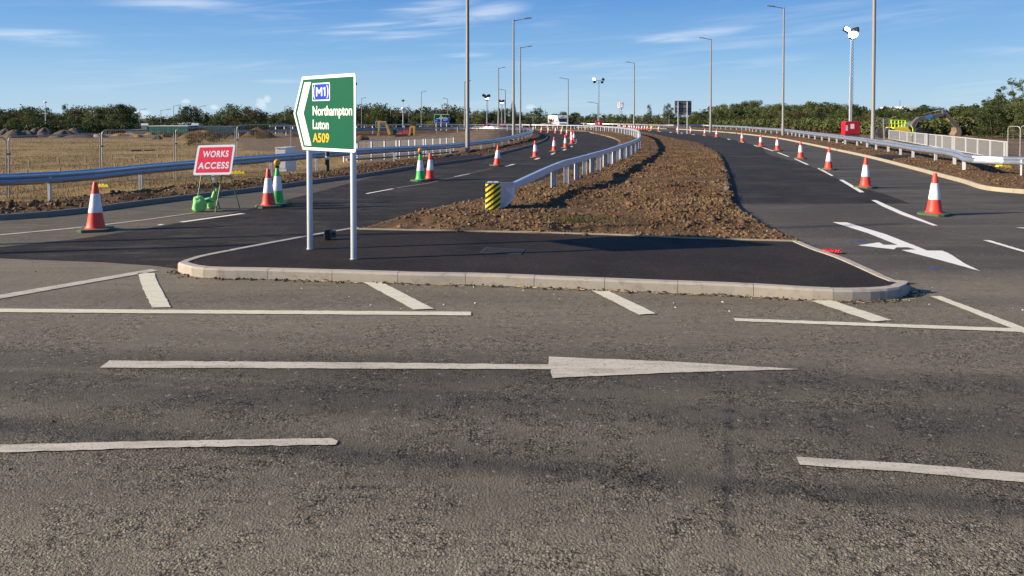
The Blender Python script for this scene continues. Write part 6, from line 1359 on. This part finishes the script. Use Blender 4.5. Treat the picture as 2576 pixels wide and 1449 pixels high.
# undergrowth along the right barrier and under the woods
C = []; Rr = []
for xx in np.linspace(1300, 2650, 1100): Y = float(np.interp(xx, [1740, 1750, 1850, 1960, 2080, 2200, 2500], [183, 152, 136, 116, 94, 84, 76])); p = P(xx + RNG.normal() * 3, RNG.uniform(304, float(np.interp(xx, [1750, 2200, 2600], [318, 334, 350]))), Y + RNG.uniform(0, 5)); p.z = max(p.z, .2); C.append(tuple(p)); Rr.append(RNG.uniform(.4, .9))
C = np.array(C); Rr = np.array(Rr); pick = fbm(C[:, 0] * .18, C[:, 2] * .7, 3) > .02
for k_, m_, l_ in ((pick, 'leafb', 'brown dying undergrowth at the foot of the trees behind the right barrier'), (~pick, 'leafm', 'green brambles at the foot of the trees behind the right barrier')):
    V, F = leaf_cards(C[k_], Rr[k_], 40, .16, .8); o = np_obj('undergrowth', V, F, M[m_]); tag(o, l_, 'undergrowth', kind='stuff')
C = []; Rr = []
for xx in np.linspace(-60, 900, 420): Y = 146; p = P(xx + RNG.normal() * 3, RNG.uniform(312, 330), Y + RNG.uniform(0, 4)); C.append(tuple(p)); Rr.append(RNG.uniform(.5, 1.1))
V, F = leaf_cards(np.array(C), np.array(Rr), 45, .18, .8); o = np_obj('undergrowth', V, F, M['leafd']); tag(o, 'dark hedge growth at the foot of the trees beyond the field', 'undergrowth', kind='stuff')
C = []; Rr = []
for xx, yy_, n in [(1740, 470, 30), (1800, 455, 40), (1850, 475, 30), (1930, 505, 20), (1750, 530, 14), (2260, 450, 30), (2360, 470, 30), (2400, 455, 30), (1900, 470, 40)]:
    for k in range(n): p = G(*R1(xx + RNG.normal() * 30, yy_ + 35 + abs(RNG.normal()) * 14), -.3); C.append((p.x, min(p.y, 100), RNG.uniform(-.4, .25))); Rr.append(RNG.uniform(.25, .55))
V, F = leaf_cards(np.array(C), np.array(Rr), 50, .07, .8); o = np_obj('scrub', V, F, M['leafb']); tag(o, 'dry brown scrub on the earth bank in the field', 'scrub', kind='stuff')

# ================================================================ GRASS, CLODS, LITTER
def blades(P0, hmin, hmax, wdt, m, name, label, cat, lean=.5):
    n = len(P0); a = RNG.random(n) * 2 * pi; h = RNG.uniform(hmin, hmax, n); l = np.stack([np.cos(a), np.sin(a), 0 * a], 1); t_ = P0 + l * (h * lean * RNG.random(n))[:, None] + np.array([0, 0, 1.]) * h[:, None]
    s = np.stack([-np.sin(a), np.cos(a), 0 * a], 1) * wdt; V = np.stack([P0 - s, P0 + s, t_], 1).reshape(-1, 3); o = np_obj(name, V, np.arange(3 * n).reshape(-1, 3), m); tag(o, label, cat, kind='stuff'); return o
n = 90000; yy_ = 22 + 70 * RNG.random(n) ** 1.6; xx = -(6 + yy_ * .1) - RNG.random(n) * (yy_ * .72); cl_ = fbm(xx * .35, yy_ * .35, 3) + RNG.random(n) * .35 > .12; xx, yy_ = xx[cl_], yy_[cl_]
dk = np.full(len(xx), 1e9)
for p in LK[::4]: dk = np.minimum(dk, (xx - p[0]) ** 2 + (yy_ - p[1]) ** 2)
ok = (np.sqrt(dk) > 7.2) & (xx < -np.interp(yy_, [20, 50, 60, 120], [7, 9, 22, 45])); xx, yy_ = xx[ok], yy_[ok]
zz_ = ground_h(xx, yy_) - .02; blades(np.stack([xx, yy_, zz_], 1), .05, .20, .012, M['dryg'], 'dry_grass', 'short dry golden grass covering the field', 'grass')
# green weeds along the foot of the mesh fence
base = VL[:, 40:58].reshape(-1, 3); sel = base[RNG.integers(0, len(base), 60000)] + RNG.normal(size=(60000, 3)) * np.array([.12, .12, 0]); sel = sel[(sel[:, 1] < 45) & (fbm(sel[:, 0] * .8, sel[:, 1] * .8, 3) + RNG.random(len(sel)) * .3 > .12)]
blades(sel, .04, .17, .008, M['weed'], 'weeds', 'green and straw coloured weeds along the foot of the mesh fence', 'weeds')
# clods
ico = bmesh.new(); bmesh.ops.create_icosphere(ico, subdivisions=1, radius=1); IV = np.array([v.co[:] for v in ico.verts]); IF = np.array([[v.index for v in f.verts] for f in ico.faces]); ico.free()
def clods(pos, smin, smax, m, name, label, power=3.0, sink=.2):
    for q_ in CROSS: pos = pos[~inside(pos[:, 0], pos[:, 1], q_)]
    n = len(pos); s = smin + (smax - smin) * RNG.random(n) ** power; q_ = IV[None] * (1 + .38 * RNG.normal(size=(n, len(IV), 1)).clip(-1.5, 1.5)) * s[:, None, None] * (np.array([1, 1, .75]) * (1 + .25 * RNG.normal(size=(n, 3))))[:, None, :]
    a = RNG.random(n) * 2 * pi; c_, s_ = np.cos(a)[:, None], np.sin(a)[:, None]; x = q_[..., 0] * c_ - q_[..., 1] * s_; y = q_[..., 0] * s_ + q_[..., 1] * c_; q_ = np.stack([x, y, q_[..., 2]], -1); q_ += pos[:, None, :]; q_[..., 2] += (s * sink)[:, None]
    F = (IF[None] + (np.arange(n) * len(IV))[:, None, None]).reshape(-1, 3); o = np_obj(name, q_.reshape(-1, 3), F, m); tag(o, label, 'soil', kind='stuff'); return o
Mv = MEDV.reshape(-1, 3); wgt = np.exp(-Mv[:, 1] / 16); wgt *= (np.abs(Mv[:, 1] - 24.5 - .02 * Mv[:, 0]) > .6); wgt *= .35 + sstep(fbm(Mv[:, 0] * .5, Mv[:, 1] * .5, 3), -.1, .15); wgt /= wgt.sum()
i_ = RNG.choice(len(Mv), 50000, p=wgt); pos = Mv[i_] + RNG.normal(size=(50000, 3)) * np.array([.04, .04, 0])
pos = pos[(pos[:, 1] > np.interp(pos[:, 0], [p.x for p in back_edge], [p.y for p in back_edge]) + .02)]
clods(pos, .005, .044, M['clod'], 'soil_clods', 'loose clods of brown soil scattered over the median', 2.8, -.05)
st_ = Mv[RNG.choice(len(Mv), 500, p=wgt)]; clods(st_ + np.array([0, 0, .012]), .008, .03, M['gravel2'], 'pale_stones', 'pale stones lying in the median soil', 2.0, .1)
pos = Mv[RNG.choice(len(Mv), 160, p=wgt)]; clods(pos, .035, .095, M['clod'], 'soil_clods', 'larger lumps of soil on the median', 1.5)
b1 = VL[:, 3:40].reshape(-1, 3); w1_ = np.exp(-b1[:, 1] / 22); w1_ /= w1_.sum(); clods(b1[RNG.choice(len(b1), 14000, p=w1_)], .008, .06, M['clod'], 'soil_clods', 'loose clods of dark soil along the left verge', 3)
b1 = VR[:, 3:34].reshape(-1, 3); b1 = b1[b1[:, 0] < 30]; w1_ = np.exp(-b1[:, 1] / 30); w1_ /= w1_.sum(); clods(b1[RNG.choice(len(b1), 9000, p=w1_)], .010, .055, M['clod'], 'soil_clods', 'loose clods of soil along the right verge', 3)
# crumbs of soil and straw along the foot of the island kerb, grit on the road
fk = offset_path(ISL, -.05); fk = fk[idx(ISL, nose):idx(ISL, (7.5, 9))]; n = 900; i_ = RNG.integers(0, len(fk), n); pos = np.stack([fk[i_, 0] + RNG.normal(size=n) * .05, fk[i_, 1] - np.abs(RNG.normal(size=n)) * .05 + .03, np.full(n, .004)], 1); clods(pos, .004, .022, M['mud'], 'soil_crumbs', 'dark soil crumbs along the foot of the island kerb', 3)
mb = MB()
for k in range(150):
    p = fk[RNG.integers(len(fk) // 4, len(fk))]; a = RNG.normal() * .5; L = RNG.uniform(.02, .09); d_ = Vector((cos(a), sin(a), 0)) * L; c = Vector((p[0] + RNG.normal() * .04, p[1] - abs(RNG.normal()) * .04 + .01, .008)); mb.bar(c - d_, c + d_ + Vector((0, 0, .006)), .005, .003)
o = mb.build('straw', M['straw']); tag(o, 'dry straw stalks along the foot of the island kerb', 'straw', kind='stuff')
n = 700; pos = np.stack([RNG.uniform(-9, 9, n), RNG.uniform(3.6, 15, n), np.full(n, .002)], 1); pos = pos[~inside(pos[:, 0], pos[:, 1], [tuple(p[:2]) for p in ISL[::3]])]; clods(pos, .003, .010, M['clod'], 'road_grit', 'small stones and grit scattered on the road', 2)
n = 60; pos = np.stack([RNG.uniform(-3, 9, n), RNG.uniform(8.3, 9.6, n), np.full(n, .003)], 1); clods(pos, .004, .014, M['whitew'], 'stone_chips', 'white stone chips scattered before the island', 2)
# weeds on the median
c = G(2092 / 1 if False else 1460, 548, .2); n = 600; r_ = RNG.normal(size=(n, 2)) * np.array([.55, .16]); blades(np.stack([c.x + r_[:, 0], c.y + r_[:, 1], np.full(n, .16)], 1), .02, .09, .006, M['weed'], 'weeds', 'small patch of green weeds on the median soil', 'weeds', .9)
